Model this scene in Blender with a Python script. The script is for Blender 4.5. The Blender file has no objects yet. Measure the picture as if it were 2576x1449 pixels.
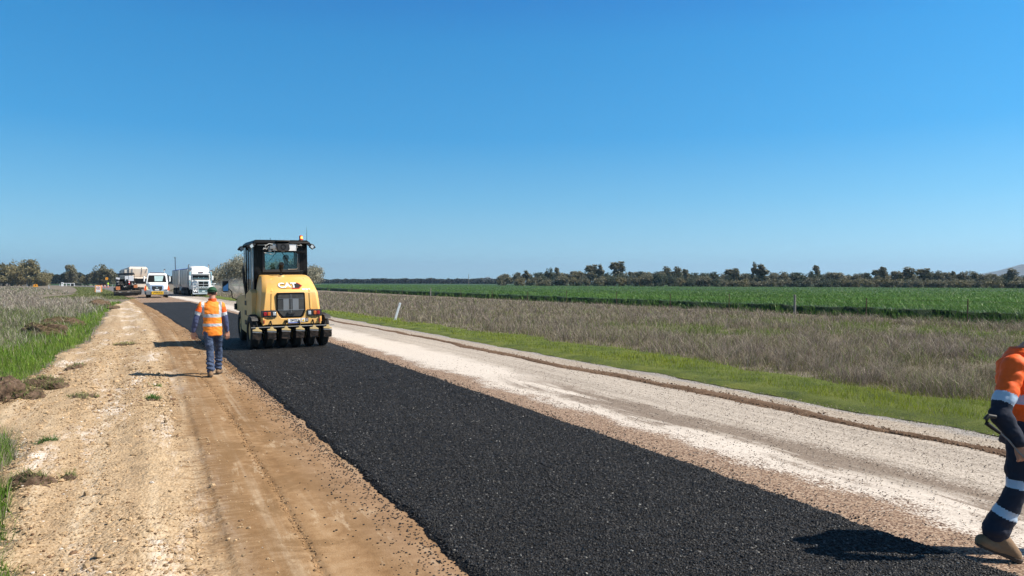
import bpy, bmesh, math, random
import numpy as np
from mathutils import Vector, Matrix, Euler, Quaternion
R = math.radians
SC = bpy.context.scene
COL = SC.collection

# ------------------------------------------------------------------ camera, sky, sun, exposure
FPX = 1860.0            # focal length in pixels of a 2576 px wide picture
EYE = 1.85
cd = bpy.data.cameras.new('camera'); cam = bpy.data.objects.new('camera', cd); COL.objects.link(cam)
cd.sensor_width = 36.0; cd.lens = 36.0 * FPX / 2576; cd.clip_start = 0.05; cd.clip_end = 20000
cam.location = (0, 0, EYE)
cam.rotation_euler = (Matrix.Rotation(R(90 - 0.40), 4, 'X') @ Matrix.Rotation(R(0.11), 4, 'Z')).to_euler()
SC.camera = cam

SUN_EL = 45.8
SUN_AZ = 95.5           # compass from +Y clockwise: sun stands to the right, slightly behind the camera
w = bpy.data.worlds.new('World'); SC.world = w; w.use_nodes = True
wt = w.node_tree; wt.nodes.clear()
sky = wt.nodes.new('ShaderNodeTexSky'); sky.sky_type = 'NISHITA'; sky.sun_disc = False
sky.sun_elevation = R(SUN_EL); sky.sun_rotation = R(SUN_AZ); sky.altitude = 0; sky.air_density = 1.15; sky.dust_density = 0.35; sky.ozone_density = 3.0
bgn = wt.nodes.new('ShaderNodeBackground'); bgn.inputs[1].default_value = 0.083
# the view direction is lifted a little so that the clear blue starts right at the horizon
wg = wt.nodes.new('ShaderNodeTexCoord'); ws = wt.nodes.new('ShaderNodeSeparateXYZ'); wm = wt.nodes.new('ShaderNodeMath'); wm.operation = 'MULTIPLY_ADD'; wm.use_clamp = True
wm.inputs[1].default_value = 0.80; wm.inputs[2].default_value = 0.20; wc = wt.nodes.new('ShaderNodeCombineXYZ')
wt.links.new(wg.outputs['Generated'], ws.inputs[0]); wt.links.new(ws.outputs[2], wm.inputs[0]); wt.links.new(ws.outputs[0], wc.inputs[0]); wt.links.new(ws.outputs[1], wc.inputs[1]); wt.links.new(wm.outputs[0], wc.inputs[2])
wn = wt.nodes.new('ShaderNodeVectorMath'); wn.operation = 'NORMALIZE'; wt.links.new(wc.outputs[0], wn.inputs[0]); wt.links.new(wn.outputs[0], sky.inputs['Vector'])
tint = wt.nodes.new('ShaderNodeMix'); tint.data_type = 'RGBA'; tint.blend_type = 'MULTIPLY'; tint.inputs[0].default_value = 1.0; tint.inputs[7].default_value = (1, 1, 1, 1)
wo = wt.nodes.new('ShaderNodeOutputWorld')
tr_ = wt.nodes.new('ShaderNodeValToRGB'); cr_ = tr_.color_ramp; cr_.elements.remove(cr_.elements[-1])
for i_, (p_, c_) in enumerate([(0.0, (1.48, 1.70, 1.28)), (.044, (1.34, 1.70, 1.42)), (.11, (.78, 1.46, 1.46)), (.19, (.31, 1.19, 1.48)), (.305, (.22, 1.10, 1.47)), (.40, (.13, .79, 1.36)), (.48, (.42, .44, .50)), (.9, (.50, .40, .36))]):
    e_ = cr_.elements[0] if i_ == 0 else cr_.elements.new(p_); e_.position = p_; e_.color = (*c_, 1)
wt.links.new(ws.outputs[2], tr_.inputs[0]); wt.links.new(tr_.outputs[0], tint.inputs[7])
wt.links.new(sky.outputs[0], tint.inputs[6]); wt.links.new(tint.outputs[2], bgn.inputs[0]); wt.links.new(bgn.outputs[0], wo.inputs[0])
sl = bpy.data.lights.new('sun', 'SUN'); sl.energy = 5.0; sl.angle = R(0.5); sl.color = (1.0, 0.93, 0.83)
so = bpy.data.objects.new('sun', sl); COL.objects.link(so)
sdir = Vector((math.sin(R(SUN_AZ)) * math.cos(R(SUN_EL)), math.cos(R(SUN_AZ)) * math.cos(R(SUN_EL)), math.sin(R(SUN_EL))))
so.rotation_euler = (-sdir).to_track_quat('-Z', 'Y').to_euler(); so.location = sdir * 50
SC.view_settings.view_transform = 'Standard'; SC.view_settings.look = 'None'; SC.view_settings.exposure = 0.53; SC.view_settings.gamma = 1.0
SC.cycles.max_bounces = 6; SC.cycles.transparent_max_bounces = 12; SC.cycles.volume_bounces = 0

# ------------------------------------------------------------------ ground frame: s across the road, v along it
TH = math.atan(895 / 1860.0)
CT, ST = math.cos(TH), math.sin(TH)
CV = np.array([[-60, 0], [0, 0], [22, -.12], [41, -.6], [70, -2.], [100, -3.8], [166, -8.5], [209, -12], [314, -22], [458, -50], [700, -115], [900, -180]], float)
def cur(v): return np.interp(v, CV[:, 0], CV[:, 1])
def curs(v):     # smoothed
    return (cur(np.asarray(v) - 12.) + cur(np.asarray(v) + 12.) + cur(v)) / 3 if True else cur(v)
def P(s, v, z=0.0):
    u = s + float(curs(v)); return Vector((u * CT - v * ST, u * ST + v * CT, z))
def at(x, y, z=0.0, d=None):
    """ground point seen at picture position x, y (2576 wide picture), or the point straight above/below it at distance d"""
    hy = 711.5 + (x - 1288) * 0.00194
    if d is None: d = (EYE - z) * FPX / (y - hy)
    return Vector(((x - 1288) / FPX * d, d, z))

# ------------------------------------------------------------------ noise in numpy
def _h(ix, iy, seed):
    n = (ix.astype(np.int64) * 374761393 + iy.astype(np.int64) * 668265263 + seed * 1442695041) & 0xffffffff
    n = ((n ^ (n >> 13)) * 1274126177) & 0xffffffff
    n = n ^ (n >> 16)
    return (n & 0xffffff) / float(0xffffff)
def vnoise(x, y, seed=0):
    x = np.asarray(x, float); y = np.asarray(y, float)
    ix = np.floor(x); iy = np.floor(y); fx = x - ix; fy = y - iy
    fx = fx * fx * (3 - 2 * fx); fy = fy * fy * (3 - 2 * fy)
    a = _h(ix, iy, seed); b = _h(ix + 1, iy, seed); c = _h(ix, iy + 1, seed); d = _h(ix + 1, iy + 1, seed)
    return (a * (1 - fx) + b * fx) * (1 - fy) + (c * (1 - fx) + d * fx) * fy
def fbm(x, y, seed=0, o=4):
    t = 0; a = .5; n = 0
    for i in range(o):
        t = t + a * vnoise(x, y, seed + i * 17); n += a; a *= .5; x = x * 2.03 + 3.1; y = y * 2.03 + 1.7
    return t / n
def sstep(a, b, x):
    t = np.clip((x - a) / (b - a), 0, 1); return t * t * (3 - 2 * t)

# ------------------------------------------------------------------ materials
class NT:
    def __init__(s, name):
        s.m = bpy.data.materials.new(name); s.m.use_nodes = True; s.t = s.m.node_tree; s.t.nodes.clear()
        s.out = s.t.nodes.new('ShaderNodeOutputMaterial')
    def n(s, typ, **k):
        nd = s.t.nodes.new(typ)
        for a, b in k.items(): setattr(nd, a, b)
        return nd
    def put(s, sock, v):
        if v is None: return
        if hasattr(v, 'is_linked') or hasattr(v, 'links'): s.t.links.new(v, sock)
        else:
            if sock.type == 'RGBA' and len(v) == 3: v = (*v, 1)
            sock.default_value = v
    def math(s, op, a, b=None, c=None, clamp=False):
        nd = s.n('ShaderNodeMath', operation=op, use_clamp=clamp); s.put(nd.inputs[0], a)
        if b is not None: s.put(nd.inputs[1], b)
        if c is not None: s.put(nd.inputs[2], c)
        return nd.outputs[0]
    def mix(s, f, a, b, mode='MIX'):
        nd = s.n('ShaderNodeMix', data_type='RGBA', blend_type=mode); s.put(nd.inputs[0], f); s.put(nd.inputs[6], a); s.put(nd.inputs[7], b)
        return nd.outputs[2]
    def noise(s, sc, co=None, det=4, rough=.55, dist=0):
        nd = s.n('ShaderNodeTexNoise'); nd.inputs['Scale'].default_value = sc; nd.inputs['Detail'].default_value = det
        nd.inputs['Roughness'].default_value = rough; nd.inputs['Distortion'].default_value = dist
        if co is not None: s.put(nd.inputs['Vector'], co)
        return nd.outputs[0]
    def vor(s, sc, co=None, out='Color', feat='F1'):
        nd = s.n('ShaderNodeTexVoronoi', feature=feat); nd.inputs['Scale'].default_value = sc
        if co is not None: s.put(nd.inputs['Vector'], co)
        return nd.outputs[out]
    def ramp(s, f, stops, interp='LINEAR'):
        nd = s.n('ShaderNodeValToRGB'); cr = nd.color_ramp; cr.interpolation = interp
        while len(cr.elements) > 1: cr.elements.remove(cr.elements[-1])
        for i, (p, c) in enumerate(stops):
            if not isinstance(c, tuple): c = (c, c, c)
            e = cr.elements[0] if i == 0 else cr.elements.new(p)
            e.position = p; e.color = (*c, 1)
        s.put(nd.inputs[0], f); return nd.outputs[0]
    def step(s, f, a, b):   # smooth 0..1 between a and b
        nd = s.n('ShaderNodeMapRange', interpolation_type='SMOOTHSTEP'); s.put(nd.inputs[0], f)
        nd.inputs[1].default_value = a; nd.inputs[2].default_value = b; return nd.outputs[0]
    def attr(s, name, out='Fac'): nd = s.n('ShaderNodeAttribute', attribute_name=name); return nd.outputs[out]
    def obj(s): return s.n('ShaderNodeTexCoord').outputs['Object']
    def gen(s): return s.n('ShaderNodeTexCoord').outputs['Generated']
    def geo(s, o='Position'): return s.n('ShaderNodeNewGeometry').outputs[o]
    def xyz(s, x, y, z=0.0):
        nd = s.n('ShaderNodeCombineXYZ'); s.put(nd.inputs[0], x); s.put(nd.inputs[1], y); s.put(nd.inputs[2], z); return nd.outputs[0]
    def sep(s, v): nd = s.n('ShaderNodeSeparateXYZ'); s.put(nd.inputs[0], v); return nd.outputs
    def bump(s, h, st=.5, d=.01, nrm=None):
        nd = s.n('ShaderNodeBump'); nd.inputs['Strength'].default_value = st; nd.inputs['Distance'].default_value = d; s.put(nd.inputs['Height'], h)
        if nrm is not None: s.put(nd.inputs['Normal'], nrm)
        return nd.outputs[0]
    def pbr(s, col, rough=.6, metal=0., nrm=None, spec=None, **k):
        nd = s.n('ShaderNodeBsdfPrincipled'); s.put(nd.inputs['Base Color'], col); s.put(nd.inputs['Roughness'], rough); s.put(nd.inputs['Metallic'], metal)
        if nrm is not None: s.put(nd.inputs['Normal'], nrm)
        if spec is not None: s.put(nd.inputs['Specular IOR Level'], spec)
        for a, b in k.items(): s.put(nd.inputs[a], b)
        return nd.outputs[0]
    def done(s, sh, disp=None): s.t.links.new(sh, s.out.inputs[0]); return s.m

MT = {}
def simple(name, col, rough=.5, metal=0., dirt=.25, dcol=(.22, .17, .11), sc=3., bump=.0, bs=40., spec=None, **k):
    """painted / plastic / metal surface with uneven dust and gloss"""
    if name in MT: return MT[name]
    n = NT(name); co = n.obj()
    a = n.noise(sc, co, 6, .65); b = n.noise(sc * 9, co, 3, .6)
    f = n.math('MULTIPLY', n.step(n.math('ADD', n.math('MULTIPLY', a, .75), n.math('MULTIPLY', b, .25)), .42, .75), dirt)
    c = n.mix(f, col, dcol)
    c = n.mix(n.math('MULTIPLY', b, .18), c, tuple(x * .8 for x in col))
    r = n.math('ADD', rough, n.math('MULTIPLY', f, .3), clamp=True)
    nr = n.bump(n.noise(bs, co, 3), bump, .01) if bump else None
    MT[name] = n.done(n.pbr(c, r, metal, nr, spec, **k)); return MT[name]
def emit(name, col, st):
    n = NT(name); n_ = n.n('ShaderNodeEmission'); n.put(n_.inputs[0], col); n_.inputs[1].default_value = st; MT[name] = n.done(n_.outputs[0]); return MT[name]
def glassy(name, tint, refl=.5, clear=.6, rough=.03):
    n = NT(name)
    tr = n.n('ShaderNodeBsdfTransparent'); n.put(tr.inputs[0], tint)
    gl = n.n('ShaderNodeBsdfGlossy'); n.put(gl.inputs[0], (.9, .95, 1)); gl.inputs['Roughness'].default_value = rough
    fr = n.n('ShaderNodeFresnel'); fr.inputs[0].default_value = 1.5
    mx = n.n('ShaderNodeMixShader'); n.put(mx.inputs[0], n.math('MULTIPLY', fr.outputs[0], refl * 2, clamp=True)); n.t.links.new(tr.outputs[0], mx.inputs[1]); n.t.links.new(gl.outputs[0], mx.inputs[2])
    MT[name] = n.done(mx.outputs[0]); return MT[name]

# ------------------------------------------------------------------ mesh building
class MB:
    def __init__(s): s.v = []; s.f = []; s.mi = []; s.M = Matrix.Identity(4); s.k = 0
    def add(s, vs, fs, k=None):
        o = len(s.v); s.v += [s.M @ Vector(p) for p in vs]; s.f += [tuple(i + o for i in q) for q in fs]; s.mi += [s.k if k is None else k] * len(fs); return s
    def box(s, c, d, rot=None, k=None, top=None):
        """box centred at c with full size d; top = (sx, sy) scale of its upper face"""
        x, y, z = (q / 2 for q in d); t = top or (1, 1)
        vs = [(-x, -y, -z), (x, -y, -z), (x, y, -z), (-x, y, -z), (-x * t[0], -y * t[1], z), (x * t[0], -y * t[1], z), (x * t[0], y * t[1], z), (-x * t[0], y * t[1], z)]
        if rot: m = Euler(rot).to_matrix(); vs = [m @ Vector(p) for p in vs]
        vs = [Vector(p) + Vector(c) for p in vs]
        return s.add(vs, [(0, 3, 2, 1), (4, 5, 6, 7), (0, 1, 5, 4), (1, 2, 6, 5), (2, 3, 7, 6), (3, 0, 4, 7)], k)
    def span(s, a, b, k=None): return s.box([(p + q) / 2 for p, q in zip(a, b)], [abs(q - p) for p, q in zip(a, b)], None, k)
    def cone(s, p0, p1, r0, r1=None, n=12, k=None, caps=True):
        r1 = r0 if r1 is None else r1; p0 = Vector(p0); p1 = Vector(p1); d = (p1 - p0)
        q = d.to_track_quat('Z', 'Y').to_matrix() if d.length > 1e-9 else Matrix.Identity(3)
        vs = []
        for p, r in ((p0, r0), (p1, r1)):
            for i in range(n): a = 2 * math.pi * i / n; vs.append(p + q @ Vector((r * math.cos(a), r * math.sin(a), 0)))
        fs = [(i, (i + 1) % n, n + (i + 1) % n, n + i) for i in range(n)]
        if caps: fs += [tuple(range(n - 1, -1, -1)), tuple(range(n, 2 * n))]
        return s.add(vs, fs, k)
    def tube(s, pts, r, n=8, k=None):
        pts = [Vector(p) for p in pts]; rs = r if isinstance(r, (list, tuple)) else [r] * len(pts); vs = []
        for i, p in enumerate(pts):
            a = pts[max(i - 1, 0)]; b = pts[min(i + 1, len(pts) - 1)]; q = (b - a).to_track_quat('Z', 'Y').to_matrix()
            for j in range(n): t = 2 * math.pi * j / n; vs.append(p + q @ Vector((rs[i] * math.cos(t), rs[i] * math.sin(t), 0)))
        fs = []
        for i in range(len(pts) - 1):
            for j in range(n): fs.append((i * n + j, i * n + (j + 1) % n, (i + 1) * n + (j + 1) % n, (i + 1) * n + j))
        fs += [tuple(range(n - 1, -1, -1)), tuple(range((len(pts) - 1) * n, len(pts) * n))]
        return s.add(vs, fs, k)
    def ball(s, c, r, n=12, m=8, k=None, rot=None):
        r = r if isinstance(r, (list, tuple)) else (r, r, r); vs = [(0, 0, -1)]
        for i in range(1, m):
            a = math.pi * i / m - math.pi / 2
            for j in range(n): b = 2 * math.pi * j / n; vs.append((math.cos(a) * math.cos(b), math.cos(a) * math.sin(b), math.sin(a)))
        vs.append((0, 0, 1)); fs = []
        for j in range(n): fs.append((0, 1 + (j + 1) % n, 1 + j)); fs.append((len(vs) - 1, 1 + (m - 2) * n + j, 1 + (m - 2) * n + (j + 1) % n))
        for i in range(m - 2):
            for j in range(n): fs.append((1 + i * n + j, 1 + i * n + (j + 1) % n, 1 + (i + 1) * n + (j + 1) % n, 1 + (i + 1) * n + j))
        mt = Euler(rot).to_matrix() if rot else Matrix.Identity(3)
        return s.add([mt @ Vector((p[0] * r[0], p[1] * r[1], p[2] * r[2])) + Vector(c) for p in vs], fs, k)
    def prism(s, poly, y0, y1, ax='y', k=None):
        """polygon in the plane normal to ax, extruded along ax from y0 to y1"""
        def mk(a, b, t): return {'y': (a, t, b), 'x': (t, a, b), 'z': (a, b, t)}[ax]
        n = len(poly); vs = [mk(a, b, y0) for a, b in poly] + [mk(a, b, y1) for a, b in poly]
        fs = [tuple(range(n)), tuple(range(2 * n - 1, n - 1, -1))] + [(i, n + i, n + (i + 1) % n, (i + 1) % n) for i in range(n)]
        return s.add(vs, fs, k)
    def rings(s, rs, k=None, caps=True):
        n = len(rs[0]); vs = [p for r in rs for p in r]; fs = []
        for i in range(len(rs) - 1):
            for j in range(n): fs.append((i * n + j, i * n + (j + 1) % n, (i + 1) * n + (j + 1) % n, (i + 1) * n + j))
        if caps: fs += [tuple(range(n - 1, -1, -1)), tuple(range((len(rs) - 1) * n, len(rs) * n))]
        return s.add(vs, fs, k)
    def lathe(s, prof, ax='x', n=28, c=(0, 0, 0), k=None):
        """closed profile [(along, radius)] turned about the axis ax through c"""
        rs = []
        for i in range(n):
            a = 2 * math.pi * i / n; ca, sa = math.cos(a), math.sin(a); ring = []
            for t, r in prof:
                p = {'x': (t, r * ca, r * sa), 'y': (r * ca, t, r * sa), 'z': (r * ca, r * sa, t)}[ax]; ring.append(Vector(p) + Vector(c))
            rs.append(ring)
        m = len(prof); vs = [p for r in rs for p in r]; fs = []
        for i in range(n):
            for j in range(m): fs.append((i * m + j, ((i + 1) % n) * m + j, ((i + 1) % n) * m + (j + 1) % m, i * m + (j + 1) % m))
        return s.add(vs, fs, k)
    def mesh(s, name, mats, smooth=True):
        me = bpy.data.meshes.new(name); me.from_pydata([tuple(p) for p in s.v], [], s.f)
        for m in mats: me.materials.append(m)
        me.polygons.foreach_set('material_index', s.mi)
        bm = bmesh.new(); bm.from_mesh(me); bmesh.ops.recalc_face_normals(bm, faces=bm.faces)
        if smooth:
            for f in bm.faces: f.smooth = True
            for e in bm.edges:
                if len(e.link_faces) == 2 and e.calc_face_angle(0) > R(35): e.smooth = False
        bm.to_mesh(me); bm.free(); return me
    def build(s, name, mats, parent=None, bevel=0., smooth=True, seg=2, label=None):
        if not isinstance(mats, (list, tuple)): mats = [mats]
        o = bpy.data.objects.new(name, s.mesh(name, mats, smooth)); COL.objects.link(o)
        if parent is not None: o.parent = parent
        if bevel:
            b = o.modifiers.new('bevel', 'BEVEL'); b.width = bevel; b.segments = seg; b.limit_method = 'ANGLE'; b.angle_limit = R(40); b.harden_normals = False
        if label: o['label'] = label
        return o
def tag(o, label=None, cat=None, group=None, kind=None):
    for k, v in (('label', label), ('category', cat), ('group', group), ('kind', kind)):
        if v: o[k] = v
    return o
def empty(name, loc=(0, 0, 0), rz=0., label=None, cat=None, group=None, rot=None):
    o = bpy.data.objects.new(name, None); COL.objects.link(o); o.location = loc; o.rotation_euler = rot or (0, 0, rz); o.empty_display_size = .3
    return tag(o, label, cat, group)
def dup(root, loc=None, rz=None, label=None, group=None, scale=None):
    r = root.copy(); COL.objects.link(r)
    if loc is not None: r.location = loc
    if rz is not None: r.rotation_euler = (0, 0, rz)
    if scale is not None: r.scale = scale
    if label: r['label'] = label
    if group: r['group'] = group
    for ch in list(root.children):
        c = ch.copy(); COL.objects.link(c); c.parent = r
        for g in list(ch.children): d = g.copy(); COL.objects.link(d); d.parent = c
    return r
def npmesh(name, V, loops, counts, mats, cols=None, attrs=None, smooth=False, kind=None, parent=None):
    me = bpy.data.meshes.new(name); V = np.asarray(V, np.float32); loops = np.asarray(loops, np.int32).ravel(); counts = np.asarray(counts, np.int32)
    me.vertices.add(len(V)); me.vertices.foreach_set('co', V.ravel())
    me.loops.add(len(loops)); me.loops.foreach_set('vertex_index', loops)
    me.polygons.add(len(counts)); st = np.concatenate([[0], np.cumsum(counts)[:-1]]).astype(np.int32)
    me.polygons.foreach_set('loop_start', st)
    me.polygons.foreach_set('use_smooth', np.full(len(counts), smooth))
    for m in (mats if isinstance(mats, (list, tuple)) else [mats]): me.materials.append(m)
    if cols is not None:
        a = me.attributes.new('Col', 'FLOAT_COLOR', 'POINT'); c = np.ones((len(V), 4), np.float32); c[:, :3] = cols; a.data.foreach_set('color', c.ravel())
    for k, x in (attrs or {}).items():
        a = me.attributes.new(k, 'FLOAT', 'POINT'); a.data.foreach_set('value', np.asarray(x, np.float32).ravel())
    me.update(calc_edges=True); me.validate()
    o = bpy.data.objects.new(name, me); COL.objects.link(o)
    if kind: o['kind'] = kind
    if parent is not None: o.parent = parent
    return o
def text_mesh(txt, size, off=0.0, ext=.002, align='CENTER'):
    cu = bpy.data.curves.new('t', 'FONT'); cu.body = txt; cu.size = size; cu.offset = off; cu.extrude = ext; cu.align_x = align; cu.align_y = 'CENTER'; cu.resolution_u = 3
    o = bpy.data.objects.new('t', cu); COL.objects.link(o); dg = bpy.context.evaluated_depsgraph_get(); dg.update()
    me = bpy.data.meshes.new_from_object(o.evaluated_get(dg)); bpy.data.objects.remove(o); return me
def text_obj(name, txt, size, mat, parent, loc, rot=(R(90), 0, 0), off=0., sx=1., ext=.002):
    me = text_mesh(txt, size, off, ext); me.materials.clear(); me.materials.append(mat)
    o = bpy.data.objects.new(name, me); COL.objects.link(o); o.parent = parent; o.location = loc; o.rotation_euler = rot; o.scale = (sx, 1, 1); return o
# ================================================================== GROUND, ROADS
def sheet(name, s0, s1, v0, v1, mat, zf, ns=60, vst=.05, vg=.012, power=1.0):
    """strip between lateral edges s0(v), s1(v); rows get coarser with distance; zf(s, v, t) gives its height"""
    vs = [v0]
    while vs[-1] < v1: vs.append(vs[-1] + max(vst, abs(vs[-1] - 2) * vg))
    vs = np.array(vs); vs[-1] = v1; nv = len(vs)
    t = np.linspace(0, 1, ns)
    a = s0(vs) if callable(s0) else np.full(nv, s0); b = s1(vs) if callable(s1) else np.full(nv, s1)
    S = a[:, None] + (b - a)[:, None] * t[None]; V = np.repeat(vs[:, None], ns, 1); T = np.repeat(t[None], nv, 0)
    Z = zf(S, V, T); U = S + curs(V)
    X = U * CT - V * ST; Y = U * ST + V * CT
    co = np.stack([X, Y, Z], -1).reshape(-1, 3)
    i = np.arange(nv - 1)[:, None] * ns + np.arange(ns - 1)[None]
    q = np.stack([i, i + 1, i + ns + 1, i + ns], -1).reshape(-1, 4)
    o = npmesh(name, co, q, np.full(len(q), 4), mat, attrs={'S': S, 'V': V}, smooth=True, kind='structure')
    return o

# --- base ground: soil under grass and the far plain
n = NT('soil_plain'); co = n.geo(); big = n.noise(.05, co, 5); sm = n.noise(2.2, co, 5); fine = n.noise(30, co, 4)
c = n.ramp(n.math('ADD', n.math('MULTIPLY', sm, .6), n.math('MULTIPLY', fine, .4)), [(.3, (.10, .078, .055)), (.5, (.19, .155, .115)), (.7, (.26, .22, .17))])
c = n.mix(n.math('MULTIPLY', n.step(big, .5, .66), .30), c, (.085, .11, .035))
M_soil = n.done(n.pbr(c, .95, 0, n.bump(fine, .7, .05)))
rs = [-30.]
g = []
def ground_z(X, Y):
    return -0.05 + 0.0 * X
xs = np.concatenate([-np.geomspace(9000, 30, 26), np.linspace(-26, 40, 60), np.geomspace(46, 9000, 26)])
ys = np.concatenate([[-60, -30, -14], np.linspace(-8, 60, 60), np.geomspace(64, 9000, 34)])
GX, GY = np.meshgrid(xs, ys); U_ = GX * CT + GY * ST; 
GZ = -0.05 + (fbm(GX * .25, GY * .25, 3) - .5) * .10 * sstep(10.5, 13, U_) * (GX < 200) * (GY < 300)
i = np.arange(len(ys) - 1)[:, None] * len(xs) + np.arange(len(xs) - 1)[None]
q = np.stack([i, i + 1, i + len(xs) + 1, i + len(xs)], -1).reshape(-1, 4)
npmesh('ground', np.stack([GX, GY, GZ], -1).reshape(-1, 3), q, np.full(len(q), 4), M_soil, smooth=True, kind='structure')

# --- gravel shoulder (left)
HV = np.array([[-8, -.6], [4.5, -.85], [6.2, -.95], [8, -1.25], [10.4, -1.42], [11.2, -1.75], [12, -2.0], [13.6, -2.15], [19, -2.0], [23, -2.05], [27, -1.7], [42, -1.7], [57, -1.5], [70, -1.0], [84, 0.2], [95, 1.2]])
def e_left(v): return np.interp(v, HV[:, 0], HV[:, 1]) + (fbm(v * 1.3, v * 0, 5) - .5) * .45 + (fbm(v * 7, v * 0 + 3, 8) - .5) * .16
def aw(v): return np.interp(v, [0, 14, 26, 40, 70], [0, -.05, -.3, -.5, -.75])     # the mat widens to the left far away
def e_al(v): return 1.80 + aw(v) + (fbm(v * 2.5, v * 0, 11) - .5) * .10 + (vnoise(v * 23, v * 0, 12) - .5) * .035
def e_ar(v): return 4.80 + np.interp(v, [0, 20, 70], [0, .1, .2]) + (fbm(v * 2.2, v * 0, 21) - .5) * .10 + (vnoise(v * 21, v * 0, 22) - .5) * .04
n = NT('tan_gravel'); S = n.attr('S'); V = n.attr('V'); co = n.xyz(S, V); cs = n.xyz(n.math('MULTIPLY', S, 1.0), n.math('MULTIPLY', V, .16))
st = n.noise(2.0, cs, 5, .6); med = n.noise(9, co, 5, .65); fine = n.noise(60, co, 4, .7); blot = n.noise(.8, co, 4, .6, .6)
pit = n.noise(38, co, 5, .75); tan = n.ramp(n.math('ADD', n.math('MULTIPLY', fine, .45), n.math('MULTIPLY', pit, .55)), [(.33, (.12, .072, .035)), (.42, (.30, .20, .11)), (.50, (.47, .345, .215)), (.62, (.54, .415, .275)), (.75, (.70, .58, .43))])
tan = n.mix(n.math('MULTIPLY', n.step(med, .4, .7), .30), tan, (.50, .37, .23))
clay = n.ramp(n.math('ADD', n.math('MULTIPLY', st, .55), n.math('MULTIPLY', med, .45)), [(.3, (.15, .078, .032)), (.44, (.26, .15, .068)), (.56, (.36, .225, .115)), (.75, (.47, .33, .20))])
clay = n.mix(n.math('MULTIPLY', n.step(fine, .62, .74), .5), clay, (.62, .5, .36))
edge = n.math('ADD', S, n.math('MULTIPLY', n.math('SUBTRACT', n.noise(1.4, co, 5, .65), .5), .7))
c = n.mix(n.step(edge, .18, .80), tan, clay)
lane = n.noise(1.0, n.xyz(n.math('MULTIPLY', S, 3.2), n.math('MULTIPLY', V, .10), 2.), 4, .6); c = n.mix(n.math('MULTIPLY', n.step(lane, .50, .62), .30), c, (.27, .175, .095)); c = n.mix(n.math('MULTIPLY', n.math('SUBTRACT', 1.0, n.step(lane, .36, .47)), .30), c, (.66, .55, .40))
# darker band of streaky tyre lug prints along the seam with the finished clay, and lime-white dust patches
fing = n.noise(1.0, n.xyz(n.math('MULTIPLY', S, 2.2), n.math('MULTIPLY', V, 16.0)), 4, .65)
seam = n.math('MULTIPLY', n.step(n.math('ADD', edge, n.math('MULTIPLY', n.math('SUBTRACT', fing, .5), .5)), .22, .46), n.math('SUBTRACT', 1.0, n.step(edge, .55, .95)))
c = n.mix(n.math('MULTIPLY', seam, n.math('MULTIPLY', n.step(n.math('ADD', n.math('MULTIPLY', st, .5), n.math('MULTIPLY', fing, .5)), .40, .58), .8)), c, (.20, .11, .045))
c = n.mix(n.math('MULTIPLY', n.math('MULTIPLY', n.step(edge, .5, .8), n.step(n.noise(1.3, co, 6, .7, .8), .46, .58)), .72), c, (.215, .125, .055))
c = n.mix(n.math('MULTIPLY', n.math('MULTIPLY', n.step(edge, .5, .8), n.step(n.noise(1.0, n.xyz(n.math('MULTIPLY', S, 5.0), n.math('MULTIPLY', V, 1.1), 9.0), 6, .75), .55, .66)), .45), c, (.60, .47, .32))
wh = n.math('MULTIPLY', n.step(n.noise(.9, n.xyz(n.math('MULTIPLY', S, 1.6), n.math('MULTIPLY', V, .35), 4.), 7, .75), .50, .66), n.math('SUBTRACT', 1.0, n.step(S, .2, .7)))
c = n.mix(n.math('MULTIPLY', wh, n.math('MULTIPLY', n.step(med, .35, .55), .75)), c, (.78, .72, .66))
oil = n.math('MULTIPLY', n.step(S, 1.1, 1.8), n.step(st, .3, .6)); c = n.mix(n.math('MULTIPLY', oil, .45), c, (.30, .20, .14))
pb = n.vor(38, co, 'Distance'); pc = n.vor(38, co, 'Color')
nb = n.bump(n.math('ADD', n.math('MULTIPLY', fine, .5), n.math('MULTIPLY', n.math('SUBTRACT', 1.0, pb), n.math('SUBTRACT', 1.0, n.step(edge, .3, .6)))), .55, .02)
M_shoulder = n.done(n.pbr(c, .92, 0, nb, .2))
def z_sh(S, V, T):
    ruts = .018 * np.sin(S * 6.3 + 1.0 + fbm(V * .3, V * 0, 31) * 2.5) * (S < .5)
    tread = .022 * np.maximum(0, np.sin(V * 2 * np.pi / .17 + (S - .1) * 9)) * np.exp(-((S - .12 - (fbm(V * .3, V * 0, 33) - .5) * .3) / .22) ** 2)
    lump = ((fbm(S * 5, V * 5, 35, 5) - .5) * .07 + (fbm(S * 22, V * 22, 37, 3) - .5) * .028) * (1 - sstep(.3, .6, S)) + (fbm(S * 1.5, V * .5, 36, 3) - .5) * .03
    groove = -.014 * np.exp(-((S - .95 - .05 * np.sin(V * .23) - .03 * (fbm(V * .9, V * 0, 38) - .5)) / .02) ** 2) + .001 * np.exp(-((S - .90 - .05 * np.sin(V * .23) - .03 * (fbm(V * .9, V * 0, 38) - .5)) / .02) ** 2)
    return .0 + ruts + tread + lump + groove - .06 * sstep(.06, 0, T) - .0 * S
sheet('gravel_shoulder', e_left, lambda v: 2.0 + aw(v), -3, 98, M_shoulder, z_sh, ns=130, vst=.03, vg=.006)

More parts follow.
